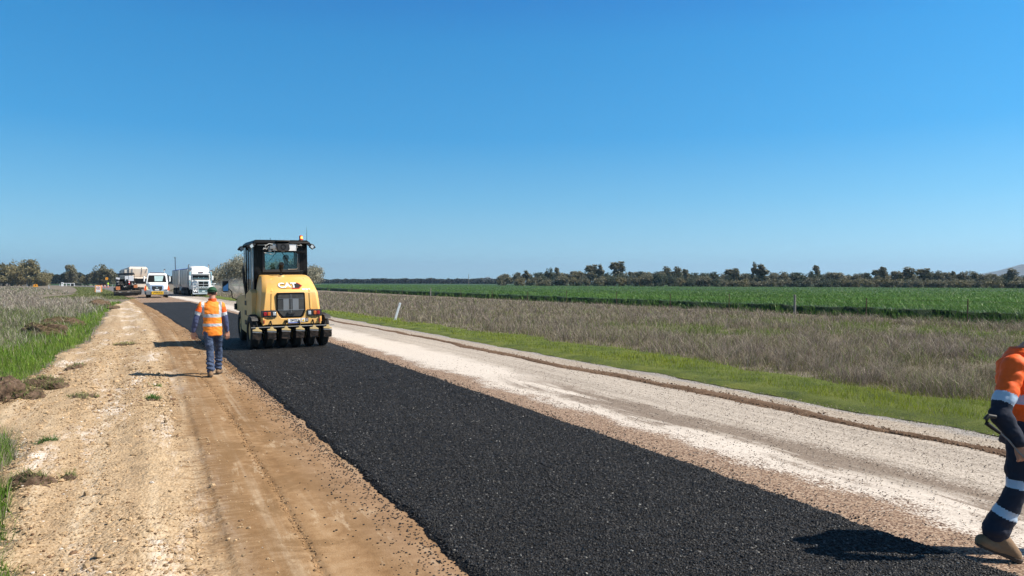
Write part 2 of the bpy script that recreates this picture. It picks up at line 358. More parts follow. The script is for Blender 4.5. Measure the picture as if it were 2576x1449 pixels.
# --- fresh asphalt mat
n = NT('fresh_asphalt'); co = n.geo()
vc = n.vor(95, co); vd = n.vor(95, co, 'Distance'); v2 = n.vor(210, co); lum = n.sep(vc)[0]; l2 = n.sep(v2)[1]
c = n.ramp(lum, [(0, (.004, .0035, .0035)), (.45, (.008, .0072, .007)), (.75, (.019, .0175, .017)), (.9, (.050, .046, .043)), (.965, (.075, .07, .065)), (1, (.15, .14, .13))])
c = n.mix(n.math('MULTIPLY', n.step(l2, .9, 1.0), .35), c, (.14, .14, .13))
S = n.attr('S'); V = n.attr('V'); str_ = n.noise(1.2, n.xyz(S, n.math('MULTIPLY', V, .12)), 4); pch = n.noise(2.5, co, 4)
c = n.mix(n.math('MULTIPLY', n.step(n.math('ADD', n.math('MULTIPLY', str_, .6), n.math('MULTIPLY', pch, .4)), .42, .58), .65), c, (.006, .0055, .0052))
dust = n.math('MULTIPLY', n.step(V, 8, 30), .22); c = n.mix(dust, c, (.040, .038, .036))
nb = n.bump(n.math('SUBTRACT', 1.0, vd), 1.0, .012); nb = n.bump(n.noise(40, co, 3), .3, .02, nb)
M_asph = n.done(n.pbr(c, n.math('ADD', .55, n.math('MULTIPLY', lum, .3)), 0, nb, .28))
def z_as(S, V, T):
    L = sstep(0, .03, T) * sstep(0, .03, 1 - T)
    return -.012 + (.052 + .012 * (S - 1.8)) * L + (fbm(S * 30, V * 30, 41, 2) - .5) * .010
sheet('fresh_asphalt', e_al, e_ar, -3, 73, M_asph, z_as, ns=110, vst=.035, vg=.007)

# --- existing road: lime-dusted seal
n = NT('old_seal'); S = n.attr('S'); V = n.attr('V'); co = n.xyz(S, V)
stretch = n.noise(1.0, n.xyz(n.math('MULTIPLY', S, 2.4), n.math('MULTIPLY', V, .24), 3.0), 7, .66, .5)
streak = n.noise(1.0, n.xyz(n.math('MULTIPLY', S, 9.0), n.math('MULTIPLY', V, .12)), 4, .6)
mid = n.noise(7, co, 5, .65); grain = n.vor(70, co, 'Color'); gr = n.sep(grain)[0]; gd = n.vor(70, co, 'Distance'); fine = n.noise(110, co, 3, .7)
jit = n.math('MULTIPLY', n.math('SUBTRACT', n.noise(1.0, n.xyz(n.math('MULTIPLY', S, 1.2), n.math('MULTIPLY', V, .8)), 7, .72), .5), 1.5)
Sj = n.math('ADD', n.math('ADD', S, jit), n.math('MULTIPLY', n.math('SUBTRACT', gr, .5), .30))
white = n.ramp(gr, [(0, (.28, .235, .19)), (.3, (.50, .435, .365)), (1, (.66, .59, .51))])
chip = n.ramp(gr, [(0, (.11, .09, .075)), (.4, (.21, .175, .14)), (.8, (.31, .26, .21)), (1, (.5, .44, .38))])
tanc = n.ramp(gr, [(0, (.07, .04, .03)), (.25, (.19, .122, .083)), (.6, (.31, .213, .145)), (1, (.46, .35, .26))])
f_chip = n.math('ADD', .26, n.math('MULTIPLY', n.step(streak, .38, .68), .42), clamp=True)
c = n.mix(f_chip, white, chip)
wband = n.math('MULTIPLY', n.step(Sj, 5.45, 5.75), n.math('SUBTRACT', 1.0, n.step(n.math('SUBTRACT', Sj, n.math('MULTIPLY', n.step(V, 7, 16), .8)), 5.95, 6.35)))
c = n.mix(n.math('MULTIPLY', wband, .85), c, n.mix(.45, white, (.78, .71, .64)))
# worn darker patches
pm = n.math('MULTIPLY', n.step(n.math('ADD', stretch, n.math('MULTIPLY', n.math('SUBTRACT', gr, .5), .06)), .435, .485), n.math('MULTIPLY', n.step(Sj, 5.85, 6.05), n.math('SUBTRACT', 1.0, n.step(Sj, 6.65, 6.95))))
pm = n.math('MULTIPLY', pm, n.math('SUBTRACT', 1.0, n.step(V, 11, 14)))
c = n.mix(n.math('MULTIPLY', pm, .92), c, n.mix(.62, chip, (.185, .135, .098)))
c = n.mix(n.math('SUBTRACT', 1.0, n.step(Sj, 5.45, 5.68)), c, tanc)
drt = n.math('MULTIPLY', n.step(mid, .55, .75), n.step(S, 7.0, 8.2)); c = n.mix(n.math('MULTIPLY', drt, .5), c, (.42, .33, .24))
out = n.step(n.math('ADD', S, n.math('MULTIPLY', n.math('SUBTRACT', mid, .5), .6)), 8.25, 8.5)
c = n.mix(out, c, n.ramp(gr, [(0, (.17, .135, .10)), (.5, (.36, .30, .235)), (1, (.56, .49, .41))]))
c = n.mix(n.math('MULTIPLY', n.step(n.math('ADD', S, n.math('MULTIPLY', n.math('SUBTRACT', n.noise(2.0, co, 5, .7), .5), .9)), 8.85, 9.2), .8), c, n.ramp(gr, [(0, (.10, .095, .095)), (.5, (.23, .22, .215)), (1, (.46, .44, .42))]))
# past the works the road is plain grey seal
fr = n.step(V, 100, 150); c = n.mix(fr, c, (.17, .165, .165))
M_road = n.done(n.pbr(c, .88, 0, n.bump(n.math('SUBTRACT', 1.0, gd), .3, .004), .2))
def e_rr(v): return 9.35 + (fbm(v * .8, v * 0, 51, 5) - .5) * .42 + (vnoise(v * 14, v * 0, 52) - .5) * .05 + np.interp(v, [0, 40, 100, 314, 458], [0, .1, .4, 1.5, 4])
def e_rl(v): return np.interp(v, [0, 70, 74, 100, 166, 458], [4.6, 4.2, 1.0, .8, 1.2, 2.0])
sheet('old_road', e_rl, e_rr, -3, 640, M_road, lambda S, V, T: .002 + (fbm(S * 2, V * .6, 55, 3) - .5) * .02 - .04 * sstep(.10, 0, 1 - T) - .0001 * V * (V > 80), ns=70, vst=.06, vg=.01)

# --- windrow of scraped dirt along the right of the road
n = NT('windrow_dirt'); co = n.geo(); fine = n.noise(45, co, 5, .7); med = n.noise(9, co, 4)
c = n.ramp(n.math('ADD', n.math('MULTIPLY', fine, .6), n.math('MULTIPLY', med, .4)), [(.3, (.08, .045, .025)), (.5, (.17, .105, .065)), (.7, (.30, .21, .14))])
M_dirt = n.done(n.pbr(c, .95, 0, n.bump(fine, .8, .03), .2))
def wd_c(v): return 8.28 + (fbm(v * .35, v * 0, 61) - .5) * .45 - np.interp(v, [0, 4.5, 7], [0, -.12, 0])
def wd_w(v): return np.clip(.165 + (fbm(v * .7, v * 0, 63) - .5) * .30 + (vnoise(v * 6, v * 0, 64) - .5) * .04, .02, .3) * np.interp(v, [0, 30, 60], [1, 1, .6])
def z_wd(S, V, T):
    return -.006 + .05 * np.sin(np.pi * T) * (.35 + .9 * fbm(S * 6, V * 2.2, 65)) + (fbm(S * 30, V * 30, 66, 2) - .5) * .018 * np.sin(np.pi * T)
o = sheet('dirt_windrow', lambda v: wd_c(v) - wd_w(v), lambda v: wd_c(v) + wd_w(v), 1, 62, M_dirt, z_wd, ns=16, vst=.04, vg=.006)
o['kind'] = 'stuff'; tag(o, 'thin brown ridge of scraped dirt along the pale road', 'dirt')

# ================================================================== STONES, CRUMBS
def icos():
    t = (1 + 5 ** .5) / 2
    v = np.array([(-1, t, 0), (1, t, 0), (-1, -t, 0), (1, -t, 0), (0, -1, t), (0, 1, t), (0, -1, -t), (0, 1, -t), (t, 0, -1), (t, 0, 1), (-t, 0, -1), (-t, 0, 1)]) / math.hypot(1, t)
    f = np.array([(0, 11, 5), (0, 5, 1), (0, 1, 7), (0, 7, 10), (0, 10, 11), (1, 5, 9), (5, 11, 4), (11, 10, 2), (10, 7, 6), (7, 1, 8), (3, 9, 4), (3, 4, 2), (3, 2, 6), (3, 6, 8), (3, 8, 9), (4, 9, 5), (2, 4, 11), (6, 2, 10), (8, 6, 7), (9, 8, 1)])
    return v, f
rng = np.random.default_rng(7)
def stones(name, pts, size, cols, mat, label, cat, flat=.6):
    N = len(pts); v, f = icos(); a = rng.uniform(0, 2 * np.pi, N)
    J = v[None] * (1 + rng.uniform(-.28, .28, (N, 12, 1))); J = J * np.stack([rng.uniform(.7, 1.3, N), rng.uniform(.6, 1.1, N), rng.uniform(.4, .8, N) * flat / .6], -1)[:, None]
    x = J[..., 0] * np.cos(a)[:, None] - J[..., 1] * np.sin(a)[:, None]; y = J[..., 0] * np.sin(a)[:, None] + J[..., 1] * np.cos(a)[:, None]
    J = np.stack([x, y, J[..., 2]], -1) * size[:, None, None] + pts[:, None]
    F = (f[None] + (np.arange(N) * 12)[:, None, None]).reshape(-1, 3)
    C = np.repeat(cols[:, None], 12, 1).reshape(-1, 3)
    o = npmesh(name, J.reshape(-1, 3), F, np.full(len(F), 3), mat, cols=C, kind='stuff'); tag(o, label, cat); return o
def world(s, v, z):
    u = s + curs(v); return np.stack([u * CT - v * ST, u * ST + v * CT, z], -1)
n = NT('stone'); M_stone = n.done(n.pbr(n.mix(.35, n.attr('Col', 'Color'), n.mix(n.noise(60, n.geo(), 3), (.12, .08, .05), (.7, .6, .48)), 'SOFT_LIGHT'), .85, spec=.3))
n = NT('bitumen_stone'); M_crumb = n.done(n.pbr(n.attr('Col', 'Color'), .55, spec=.32))
# gravel on the shoulder
N = 70000; v = 3.2 + rng.beta(1, 2.6, N) * 34; s = rng.uniform(-2.1, .75, N); k = rng.uniform(0, 1, N)
keep = (s > e_left(v) + .03) & (rng.uniform(0, 1, N) < np.where(s > .35, .10, .12 + 1.1 * sstep(.35, .65, fbm(s * 1.6, v * .35, 71))))
v, s, k = v[keep], s[keep], k[keep]; sz = rng.lognormal(math.log(.0048), .62, len(v)).clip(.003, .034) * np.where(v > 12, 1.4, 1)
base = np.array([.46, .335, .205]) * rng.uniform(.55, 1.25, (len(v), 1)); base[k > .975] = np.array([.66, .60, .54]) * rng.uniform(.8, 1.1, ((k > .975).sum(), 1)); base[k < .12] = np.array([.20, .125, .075])
zz = z_sh(s, v, .5 + 0 * s) + sz * .18
stones('gravel_stones', world(s, v, zz), sz, base, M_stone, 'loose tan and white gravel stones on the dirt shoulder', 'gravel')
# aggregate standing out of the asphalt mat
N = 95000; v = 2.6 + rng.beta(1, 3.2, N) * 22; s = rng.uniform(1.8, 4.85, N); keep = (s > e_al(v) + .02) & (s < e_ar(v) - .02); v, s = v[keep], s[keep]
sz = rng.uniform(.0045, .0095, len(v)) * (1 + .04 * v); k = rng.uniform(0, 1, len(v))
c_ = np.repeat((.004 + .060 * k ** 3.5)[:, None], 3, 1) * np.array([1, .95, .92]); c_[k > .990] = np.array([.22, .21, .19]) * rng.uniform(.6, 1.2, ((k > .990).sum(), 1))
T_ = (s - e_al(v)) / (e_ar(v) - e_al(v)); stones('asphalt_aggregate', world(s, v, z_as(s, v, T_) + sz * .12), sz, c_, M_crumb, 'coarse black stones of the freshly laid asphalt surface', 'asphalt stones')
# crumbs spilled beside the mat
N = 7500; v = 2.8 + rng.beta(1, 2.0, N) * 30; left = rng.uniform(0, 1, N) < .5; off = rng.exponential(.13, N) + rng.uniform(-.03, .02, N)
s = np.where(left, e_al(v) - off, e_ar(v) + off * .8); keep = off < 1.0; v, s, left = v[keep], s[keep], left[keep]
sz = rng.uniform(.0035, .009, len(v)) * (1 + .03 * v); zz = np.where(left, z_sh(s, v, .5 + 0 * s), .006) + sz * .2
stones('asphalt_crumbs', world(s, v, zz), sz, np.full((len(v), 3), .012), M_crumb, 'loose black asphalt crumbs scattered along both edges of the new mat', 'asphalt crumbs')
N = 900; v = 4.5 + rng.beta(1.2, 1.6, N) * 13; s = .95 + .05 * np.sin(v * .23) + .03 * (fbm(v * .9, v * 0, 38) - .5) + rng.normal(0, .02, N); sz = rng.uniform(.004, .012, N)
stones('clay_crumbs', world(s, v, z_sh(s, v, .5 + 0 * s) + sz * .3), sz, np.array([.30, .19, .10]) * rng.uniform(.4, 1.5, (N, 1)), M_stone, 'crumbly clay line along a wheel groove beside the new asphalt', 'clay crumbs')
# clods in the windrow
N = 3500; v = 2 + rng.beta(1, 2.2, N) * 26; s = wd_c(v) + rng.normal(0, 1, N) * wd_w(v) * .55; sz = rng.uniform(.006, .02, N)
stones('windrow_clods', world(s, v, .02 + 0 * s), sz, np.array([.17, .11, .07]) * rng.uniform(.5, 1.5, (N, 1)), M_stone, 'small brown soil clods on the scraped dirt ridge', 'soil clods')
# chips on the pale road
N = 9000; v = 2.8 + rng.beta(1, 2.4, N) * 16; s = rng.uniform(4.9, 9.3, N); sz = rng.uniform(.003, .007, N) * (1 + .03 * v)
k = rng.uniform(0, 1, N); c_ = np.array([.42, .36, .30])[None] * rng.uniform(.4, 1.5, (N, 1)); c_[k < .25] = (.07, .06, .055)
stones('road_chips', world(s, v, .008 + 0 * s), sz, c_, M_stone, 'fine loose stone chips over the dusty old road', 'stone chips')

# ================================================================== GRASS
def leafmat(name, tr=.35, rough=.6):
    n = NT(name); col = n.attr('Col', 'Color')
    p = n.pbr(col, rough, spec=.25); t = n.n('ShaderNodeBsdfTranslucent'); n.put(t.inputs[0], col)
    m = n.n('ShaderNodeMixShader'); m.inputs[0].default_value = tr; n.t.links.new(p, m.inputs[1]); n.t.links.new(t.outputs[0], m.inputs[2]); return n.done(m.outputs[0])
M_blade = leafmat('grass_blade'); M_dry = leafmat('dry_blade', .25, .8); M_crop = leafmat('crop_leaf', .22, .42)
def blades(name, x, y, h, wd, lean, cols, mat, label, cat, z0=None, bend=1.0, droop=0.):
    N = len(x); a = rng.uniform(0, 2 * np.pi, N); fx, fy = np.cos(a), np.sin(a)          # lean direction
    b = a + np.pi / 2 + rng.uniform(-.6, .6, N); wx, wy = np.cos(b) * wd / 2, np.sin(b) * wd / 2
    z0 = np.full(N, -.045) if z0 is None else z0; L = h * lean
    mx, my, mz = x + fx * L * .35, y + fy * L * .35, z0 + h * .58
    tx, ty, tz = x + fx * L * bend, y + fy * L * bend, z0 + h * (1 - droop)
    V = np.empty((N, 5, 3)); V[:, 0] = np.stack([x - wx, y - wy, z0], -1); V[:, 1] = np.stack([x + wx, y + wy, z0], -1)
    V[:, 2] = np.stack([mx + wx * .8, my + wy * .8, mz], -1); V[:, 3] = np.stack([mx - wx * .8, my - wy * .8, mz], -1); V[:, 4] = np.stack([tx, ty, tz], -1)
    i = np.arange(N)[:, None] * 5; loops = np.concatenate([i, i + 1, i + 2, i + 3, i + 3, i + 2, i + 4], 1)
    C = np.repeat(cols[:, None], 5, 1).reshape(-1, 3)
    o = npmesh(name, V.reshape(-1, 3), loops, np.tile([4, 3], N), mat, cols=C, kind='stuff'); return tag(o, label, cat)
def wedge(N, d0, d1, xl=-.80, xr=.80, p=0.0):
    """points spread over the ground in front of the viewer, denser near"""
    u = rng.uniform(0, 1, N); d = d0 * (d1 / d0) ** (u ** (1 + p)); t = rng.uniform(xl, xr, N); return t * d, d
def SV(x, y):
    u = x * CT + y * ST; v = -x * ST + y * CT; return u - curs(v), v
def f_edge(v): return 12.0 + (fbm(v * .35, v * 0, 81) - .5) * 2.2 - np.interp(v, [0, 30, 60], [0, .3, .8])
n = NT('grass_thatch'); co = n.geo(); M_th = n.done(n.pbr(n.ramp(n.math('ADD', n.math('MULTIPLY', n.noise(1.4, co, 5), .5), n.math('MULTIPLY', n.noise(35, co, 4, .7), .5)), [(.38, (.045, .07, .008)), (.5, (.12, .16, .014)), (.62, (.20, .22, .03))]), .95, 0, n.bump(n.noise(50, co, 4, .8), 1., .05)))
sheet('verge_ground', lambda v: e_rr(v) - .04, lambda v: f_edge(v) + .2, -2, 120, M_th, lambda S, V, T: -.03 + .05 * sstep(0, .12, T) + (fbm(S * 3, V * 3, 82, 3) - .5) * .03 - .06 * sstep(.9, 1, T), ns=26, vst=.12, vg=.012)
# green verge, right
x, y = wedge(640000, 6.0, 130, -.75, 1.05); s, v = SV(x, y); e = e_rr(v); k = (s > e - .45 * rng.uniform(0, 1, len(s)) ** 3 + .05) & (s < f_edge(v) + rng.normal(0, .35, len(s)))
x, y, s, v = x[k], y[k], s[k], v[k]; d = np.hypot(x, y); near = sstep(0, .6, s - e_rr(v)); patch = fbm(s * .9, v * .6, 83)
h = (.05 + .09 * near * (.4 + patch)) * rng.uniform(.6, 1.4, len(x)); wd = np.maximum(.004, d * .00042) * rng.uniform(.7, 1.3, len(x))
t = np.clip(patch * 1.4 - .2 + rng.normal(0, .22, len(x)), 0, 1)[:, None]
c_ = (1 - t) * np.array([.14, .215, .010]) + t * np.array([.29, .33, .014]); dr = rng.uniform(0, 1, len(x)) > np.where(near > .5, .96, .65); c_[dr] = np.array([.36, .30, .19])
blades('green_grass', x, y, h, wd, rng.uniform(.2, .9, len(x)), c_ * rng.uniform(.45, 1.35, (len(x), 1)), M_blade, 'strip of short bright green grass between the road edge and the dry weeds', 'grass', z0=np.full(len(x), -.05))
# dry weeds, right
x, y = wedge(900000, 10, 190, -.75, .95); s, v = SV(x, y); fe = f_edge(v); k = (s > fe + rng.normal(0, .35, len(s))) & (s < 34.6 + (fbm(v * .2, v * 0, 84) - .5) * 2.0)
x, y, s, v = x[k], y[k], s[k], v[k]; d = np.hypot(x, y); pt = fbm(s * .22, v * .13, 85); cl = fbm(s * 1.1, v * 1.1, 86); tuft = fbm(s * 3., v * 3., 89, 3)
gr = .95 * sstep(.41, .50, pt + .30 * (cl - .5)) * sstep(15.5, 18.5, s) * sstep(32, 28, s) * (1 - sstep(14, 45, v)) + .12 * sstep(.6, .7, cl)
cl2 = fbm(s * 2.0 + 7, v * 2.0, 87, 3); tall = sstep(.44, .57, .5 * cl + .5 * cl2)
h = (.08 + .31 * tall + .20 * (tuft - .5)) * rng.uniform(.40, 1.25, len(x)) * (1 - .35 * np.clip(gr, 0, 1)) * sstep(-.5, 1.0, s - f_edge(v))
wd = np.maximum(.0035, d * .00038) * rng.uniform(.6, 1.4, len(x))
r = rng.uniform(0, 1, (len(x), 1)); q_ = rng.uniform(0, 1, len(x))
c_ = np.array([.225, .195, .16]) * (1 - r) + np.array([.175, .152, .14]) * r
c_[q_ > .91] = np.array([.42, .38, .31]); c_[q_ < .16] = np.array([.09, .08, .05]); gg = rng.uniform(0, 1, len(x)) < np.clip(gr, 0, 1) * .75 + .07
c_[gg] = np.array([.10, .15, .022]) * (1 + .7 * rng.uniform(0, 1, (gg.sum(), 1)))
hue = vnoise(s * .8, v * .8, 88)[:, None]; c_ = np.where(gg[:, None], c_, c_ * ((1 - hue) * np.array([1.02, 1.0, .84]) + hue * np.array([1.0, .94, .97])) * (.80 + .45 * tall[:, None])); low = (tall < .45) & (rng.uniform(0, 1, len(x)) < .62); c_[low] = np.array([.15, .15, .055]) * rng.uniform(.7, 1.3, (low.sum(), 1))
blades('dry_grass', x, y, h, wd, rng.uniform(.25, 1.7, len(x)) ** 1.2, c_ * rng.uniform(.7, 1.3, (len(x), 1)), M_dry, 'wide band of dry grey-brown weeds with green patches between the verge and the fence', 'dry weeds', z0=-.06 + (fbm(x * .25, y * .25, 3) - .5) * .1, droop=.08)
# left: green edge and dry paddock
def gl_edge(v): return np.interp(v, [0, 9, 12, 22, 30, 42, 57, 75], [-6, -5.6, -4.6, -4.2, -3.5, -2.9, -2.3, -1.6]) + (fbm(v * .5, v * 0, 91) - .5) * 1.6
sheet('verge_ground', lambda v: gl_edge(v) - .3, lambda v: e_left(v) - .05, -3, 78, M_th, lambda S, V, T: -.03 + (fbm(S * 3, V * 3, 92, 3) - .5) * .04 - .05 * sstep(.1, 0, T) - .03 * sstep(.9, 1, T), ns=26, vst=.12, vg=.012)
x, y = wedge(400000, 2.6, 240, -1.5, -.25); s, v = SV(x, y); k = (s < e_left(np.clip(v, -3, 98)) - .02 + rng.normal(0, .05, len(s))) & (v > -2) & (v < 78) & (s > gl_edge(v) - .5 - rng.exponential(.7, len(s)))
bare = fbm(s * 1.2, v * .5, 93); k &= ~((v > 10.6) & (v < 12.2) & (s > -2.7))
x, y, s, v = x[k], y[k], s[k], v[k]; d = np.hypot(x, y); t = np.clip(fbm(s * 1.5, v * 1., 94) * 1.5 - .3 + rng.normal(0, .2, len(x)), 0, 1)[:, None]
h = (.12 + .16 * fbm(s * 2, v * 2, 95)) * rng.uniform(.5, 1.4, len(x)); wd = np.maximum(.004, d * .0004) * rng.uniform(.7, 1.3, len(x))
c_ = (1 - t) * np.array([.10, .21, .022]) + t * np.array([.22, .33, .040]); q_ = rng.uniform(0, 1, len(x)); c_[q_ > .93] = np.array([.38, .33, .22])
blades('green_grass', x, y, h, wd, rng.uniform(.2, 1.1, len(x)), c_ * rng.uniform(.5, 1.3, (len(x), 1)), M_blade, 'fringe of lush green grass along the left edge of the dirt shoulder', 'grass')
x, y = wedge(400000, 6, 330, -1.15, -.30); s, v = SV(x, y); k = (s < gl_edge(v) + rng.normal(0, .5, len(s))) & (s < e_left(np.clip(v, -3, 90)) - .3) & ((v < 88) | (s < -1.5 - (v - 88) * .075)) & (v < 330)
k &= ~((v > 95) & (v < 130) & (s > -9)); x, y, s, v = x[k], y[k], s[k], v[k]; d = np.hypot(x, y); cl = fbm(s * .9, v * .9, 97); pt = fbm(s * .15, v * .08, 98)
h = (.18 + .40 * sstep(.3, .7, cl)) * rng.uniform(.45, 1.2, len(x)) * np.where(v > 60, .8, 1); wd = np.maximum(.0035, d * .00038) * rng.uniform(.6, 1.4, len(x))
r = rng.uniform(0, 1, (len(x), 1)); q_ = rng.uniform(0, 1, len(x)); c_ = np.array([.36, .31, .245]) * (1 - r) + np.array([.235, .20, .175]) * r
c_[q_ > .78] = np.array([.52, .47, .39]); c_[q_ < .10] = np.array([.12, .10, .07]); gg = rng.uniform(0, 1, len(x)) < .10 + .5 * sstep(.5, .66, pt); c_[gg] = np.array([.13, .17, .055])
blades('dry_grass', x, y, h, wd, rng.uniform(.3, 1.2, len(x)), c_ * rng.uniform(.7, 1.3, (len(x), 1)), M_dry, 'pale dry grass paddock to the left of the dirt shoulder', 'dry grass', droop=.06)
# green strip under the parked machines
x, y = wedge(60000, 80, 290, -.64, -.36); s, v = SV(x, y); k = (s < 1.3) & (s > -8 + 2.5 * sstep(105, 125, v)) & (v > 78) & ((v < 100) | (s < .6)); x, y, s, v = x[k], y[k], s[k], v[k]; d = np.hypot(x, y)
r = rng.uniform(0, 1, (len(x), 1)); blades('green_grass', x, y, rng.uniform(.05, .16, len(x)), d * .0006, rng.uniform(.2, 1, len(x)), np.array([.12, .165, .045]) * (1 - r) + np.array([.22, .235, .09]) * r, M_blade, 'mown green grass beneath and behind the parked paver at the roadside', 'grass')

# ================================================================== CROP FIELD
CE = 35.6
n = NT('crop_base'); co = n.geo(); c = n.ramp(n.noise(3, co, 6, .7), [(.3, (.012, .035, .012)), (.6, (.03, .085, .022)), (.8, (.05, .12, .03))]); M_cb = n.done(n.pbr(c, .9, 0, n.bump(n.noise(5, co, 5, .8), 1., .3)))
# dense undergrowth of the crop as one thick slab of ground cover
XY = []
def uvp(u, v, z): return (u * CT - v * ST, u * ST + v * CT, z)
uu = np.concatenate([[CE + .25, CE + .38], np.geomspace(CE + 1.5, 1500, 60)]); vv = np.concatenate([[-60], np.linspace(-40, 140, 420), np.geomspace(145, 1700, 60)])
UU, VV = np.meshgrid(uu, vv); ZZ = .46 + (fbm(UU * .8, VV * .8, 101, 3) - .5) * .16 + .12 * sstep(60, 160, UU * ST + VV * CT) ; ZZ[:, 0] = -.1; ZZ[:, 1] = .34 + .26 * fbm(vv * 1.6, vv * 0, 106)
UU[:, :2] += ((fbm(vv * 1.1, vv * 0, 105, 5) - .5) * 1.9)[:, None]; ZZ[0] = -.1
co_ = np.stack([UU * CT - VV * ST, UU * ST + VV * CT, ZZ], -1).reshape(-1, 3); nu = len(uu)
i = np.arange(len(vv) - 1)[:, None] * nu + np.arange(nu - 1)[None]; q = np.stack([i, i + 1, i + nu + 1, i + nu], -1).reshape(-1, 4)
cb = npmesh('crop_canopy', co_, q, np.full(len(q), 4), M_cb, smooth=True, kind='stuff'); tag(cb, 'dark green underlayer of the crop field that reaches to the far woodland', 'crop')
x, y = wedge(520000, 24, 420, -.62, .80); u = x * CT + y * ST; v = -x * ST + y * CT
k = (u > CE - .1 + (fbm(v * 1.1, v * 0, 105, 5) - .5) * 1.9); x, y, u, v = x[k], y[k], u[k], v[k]; d = np.hypot(x, y)
trk = np.abs(((u - CE - 7) % 18) - 9) < .34; trk |= np.abs(((u - CE - 7) % 18) - 10.9) < .34
h = .72 * rng.uniform(.74, 1.14, len(x)) * np.where(trk, .55, 1) * (.93 + .14 * fbm(u * .15, v * .15, 107)); z0 = np.where(u > CE + 2.5, .25, -.05)
wd = np.maximum(.016, d * .00062) * rng.uniform(.7, 1.3, len(x)); r = rng.uniform(0, 1, (len(x), 1))
c_ = np.array([.045, .12, .018]) * (1 - r) + np.array([.15, .28, .050]) * r; c_ *= (.75 + .5 * fbm(u * .12, v * .05, 108))[:, None]
blades('crop_leaves', x, y, h - z0 - .0, wd, rng.uniform(.15, .8, len(x)) * (h / (h - z0)), c_, M_crop, 'upright green blades of the cereal crop beyond the wire fence', 'crop', z0=z0, droop=.1)
# low green weeds at the crop's foot
x, y = wedge(60000, 24, 150, -.55, .80); u = x * CT + y * ST; v = -x * ST + y * CT; k = (u > 34.0 + (fbm(v * .6, v * 0, 109) - .5) * 1.8) & (u < CE + .3); x, y = x[k], y[k]; d = np.hypot(x, y); r = rng.uniform(0, 1, (len(x), 1))
blades('fence_weeds', x, y, rng.uniform(.12, .50, len(x)) * (.6 + .8 * fbm(x * .5, y * .5, 111)), d * .0007, rng.uniform(.3, 1.2, len(x)), np.array([.03, .075, .015]) * (1 - r) + np.array([.07, .15, .03]) * r, M_blade, 'low dark green weeds along the foot of the wire fence', 'weeds')
# ================================================================== PNEUMATIC ROLLER
Y_PAINT = simple('yellow_paint', (.82, .45, .115), .45, 0, .45, (.70, .54, .33), 1.6)
Y_DUST = simple('dusty_yellow_paint', (.66, .47, .20), .6, 0, .6, (.42, .32, .20), 3)
BLK = simple('black_paint', (.005, .005, .005), .5, 0, .10, (.03, .027, .02), 3, spec=.2)
BLKP = simple('black_plastic', (.018, .018, .02), .55, 0, .3, (.07, .06, .05), 5)
RUB = simple('tyre_rubber', (.010, .0095, .009), .85, 0, .45, (.045, .035, .026), 4, bump=.3)
STEEL = simple('dull_steel', (.45, .45, .45), .4, .8, .5, (.25, .2, .15), 5)
GREYM = simple('grey_metal', (.22, .23, .24), .5, .3, .4, (.2, .16, .12), 5)
WHT = simple('white_paint', (.80, .80, .78), .35, 0, .12, (.5, .42, .32), 1.2)
WPL = simple('white_plastic', (.80, .80, .80), .45, 0, .05)
CREAM = simple('cream_paint', (.70, .60, .50), .5, 0, .6, (.48, .36, .27), 1.3)
MATM = simple('coir_mat', (.075, .048, .034), .95, 0, .45, (.19, .135, .10), 14, bump=1.0, bs=90)
RED = simple('red_lens', (.35, .012, .02), .15, 0, .1); AMB = simple('amber_lens', (.55, .12, .02), .15, 0, .1)
CLR = simple('clear_lens', (.55, .58, .6), .12, .2, .1); CHR = simple('chrome', (.75, .77, .8), .12, 1, .1)
REDP = simple('red_paint', (.55, .02, .02), .4, 0, .15); ORG = simple('orange_plastic', (.85, .13, .02), .5, 0, .15, (.4, .2, .1))
BLU = simple('blue_cloth', (.03, .07, .35), .7, 0, .2, (.1, .12, .25), 4); BLU2 = simple('blue_print', (.02, .07, .45), .5, 0, 0)
INK = simple('black_print', (.01, .01, .01), .6, 0, 0); WPR = simple('white_print', (.85, .85, .85), .5, 0, 0.05)
BEACON = simple('beacon_lens', (.75, .07, .01), .2, 0, 0, spec=.5); BEAC_L = emit('beacon_flash', (1., .30, .04), 9)
GLD = glassy('dark_tinted_glass', (.05, .06, .06), .35); GLS = glassy('tinted_glass', (.66, .76, .76), .45); WSC = glassy('windscreen_glass', (.25, .31, .33), .7); MIR = simple('mirror_glass', (.50, .50, .50), .18, 1, .1)

roller = empty('road_roller', label='yellow pneumatic tyred road roller with black cab driving away on the fresh asphalt', cat='road roller')
hc = P(3.50, 22.35); base_ = P(3.52, 20.75); fw = P(3.52, 25.25) - base_; hd = math.atan2(-fw.x, fw.y)
roller.location = (base_.x, base_.y, .062); roller.scale = (.928, .95, .933)
roller.rotation_mode = 'XYZ'
roller.rotation_euler = (Matrix.Rotation(hd + R(1.2), 3, 'Z') @ Matrix.Rotation(R(-.9), 3, 'Y')).to_euler()

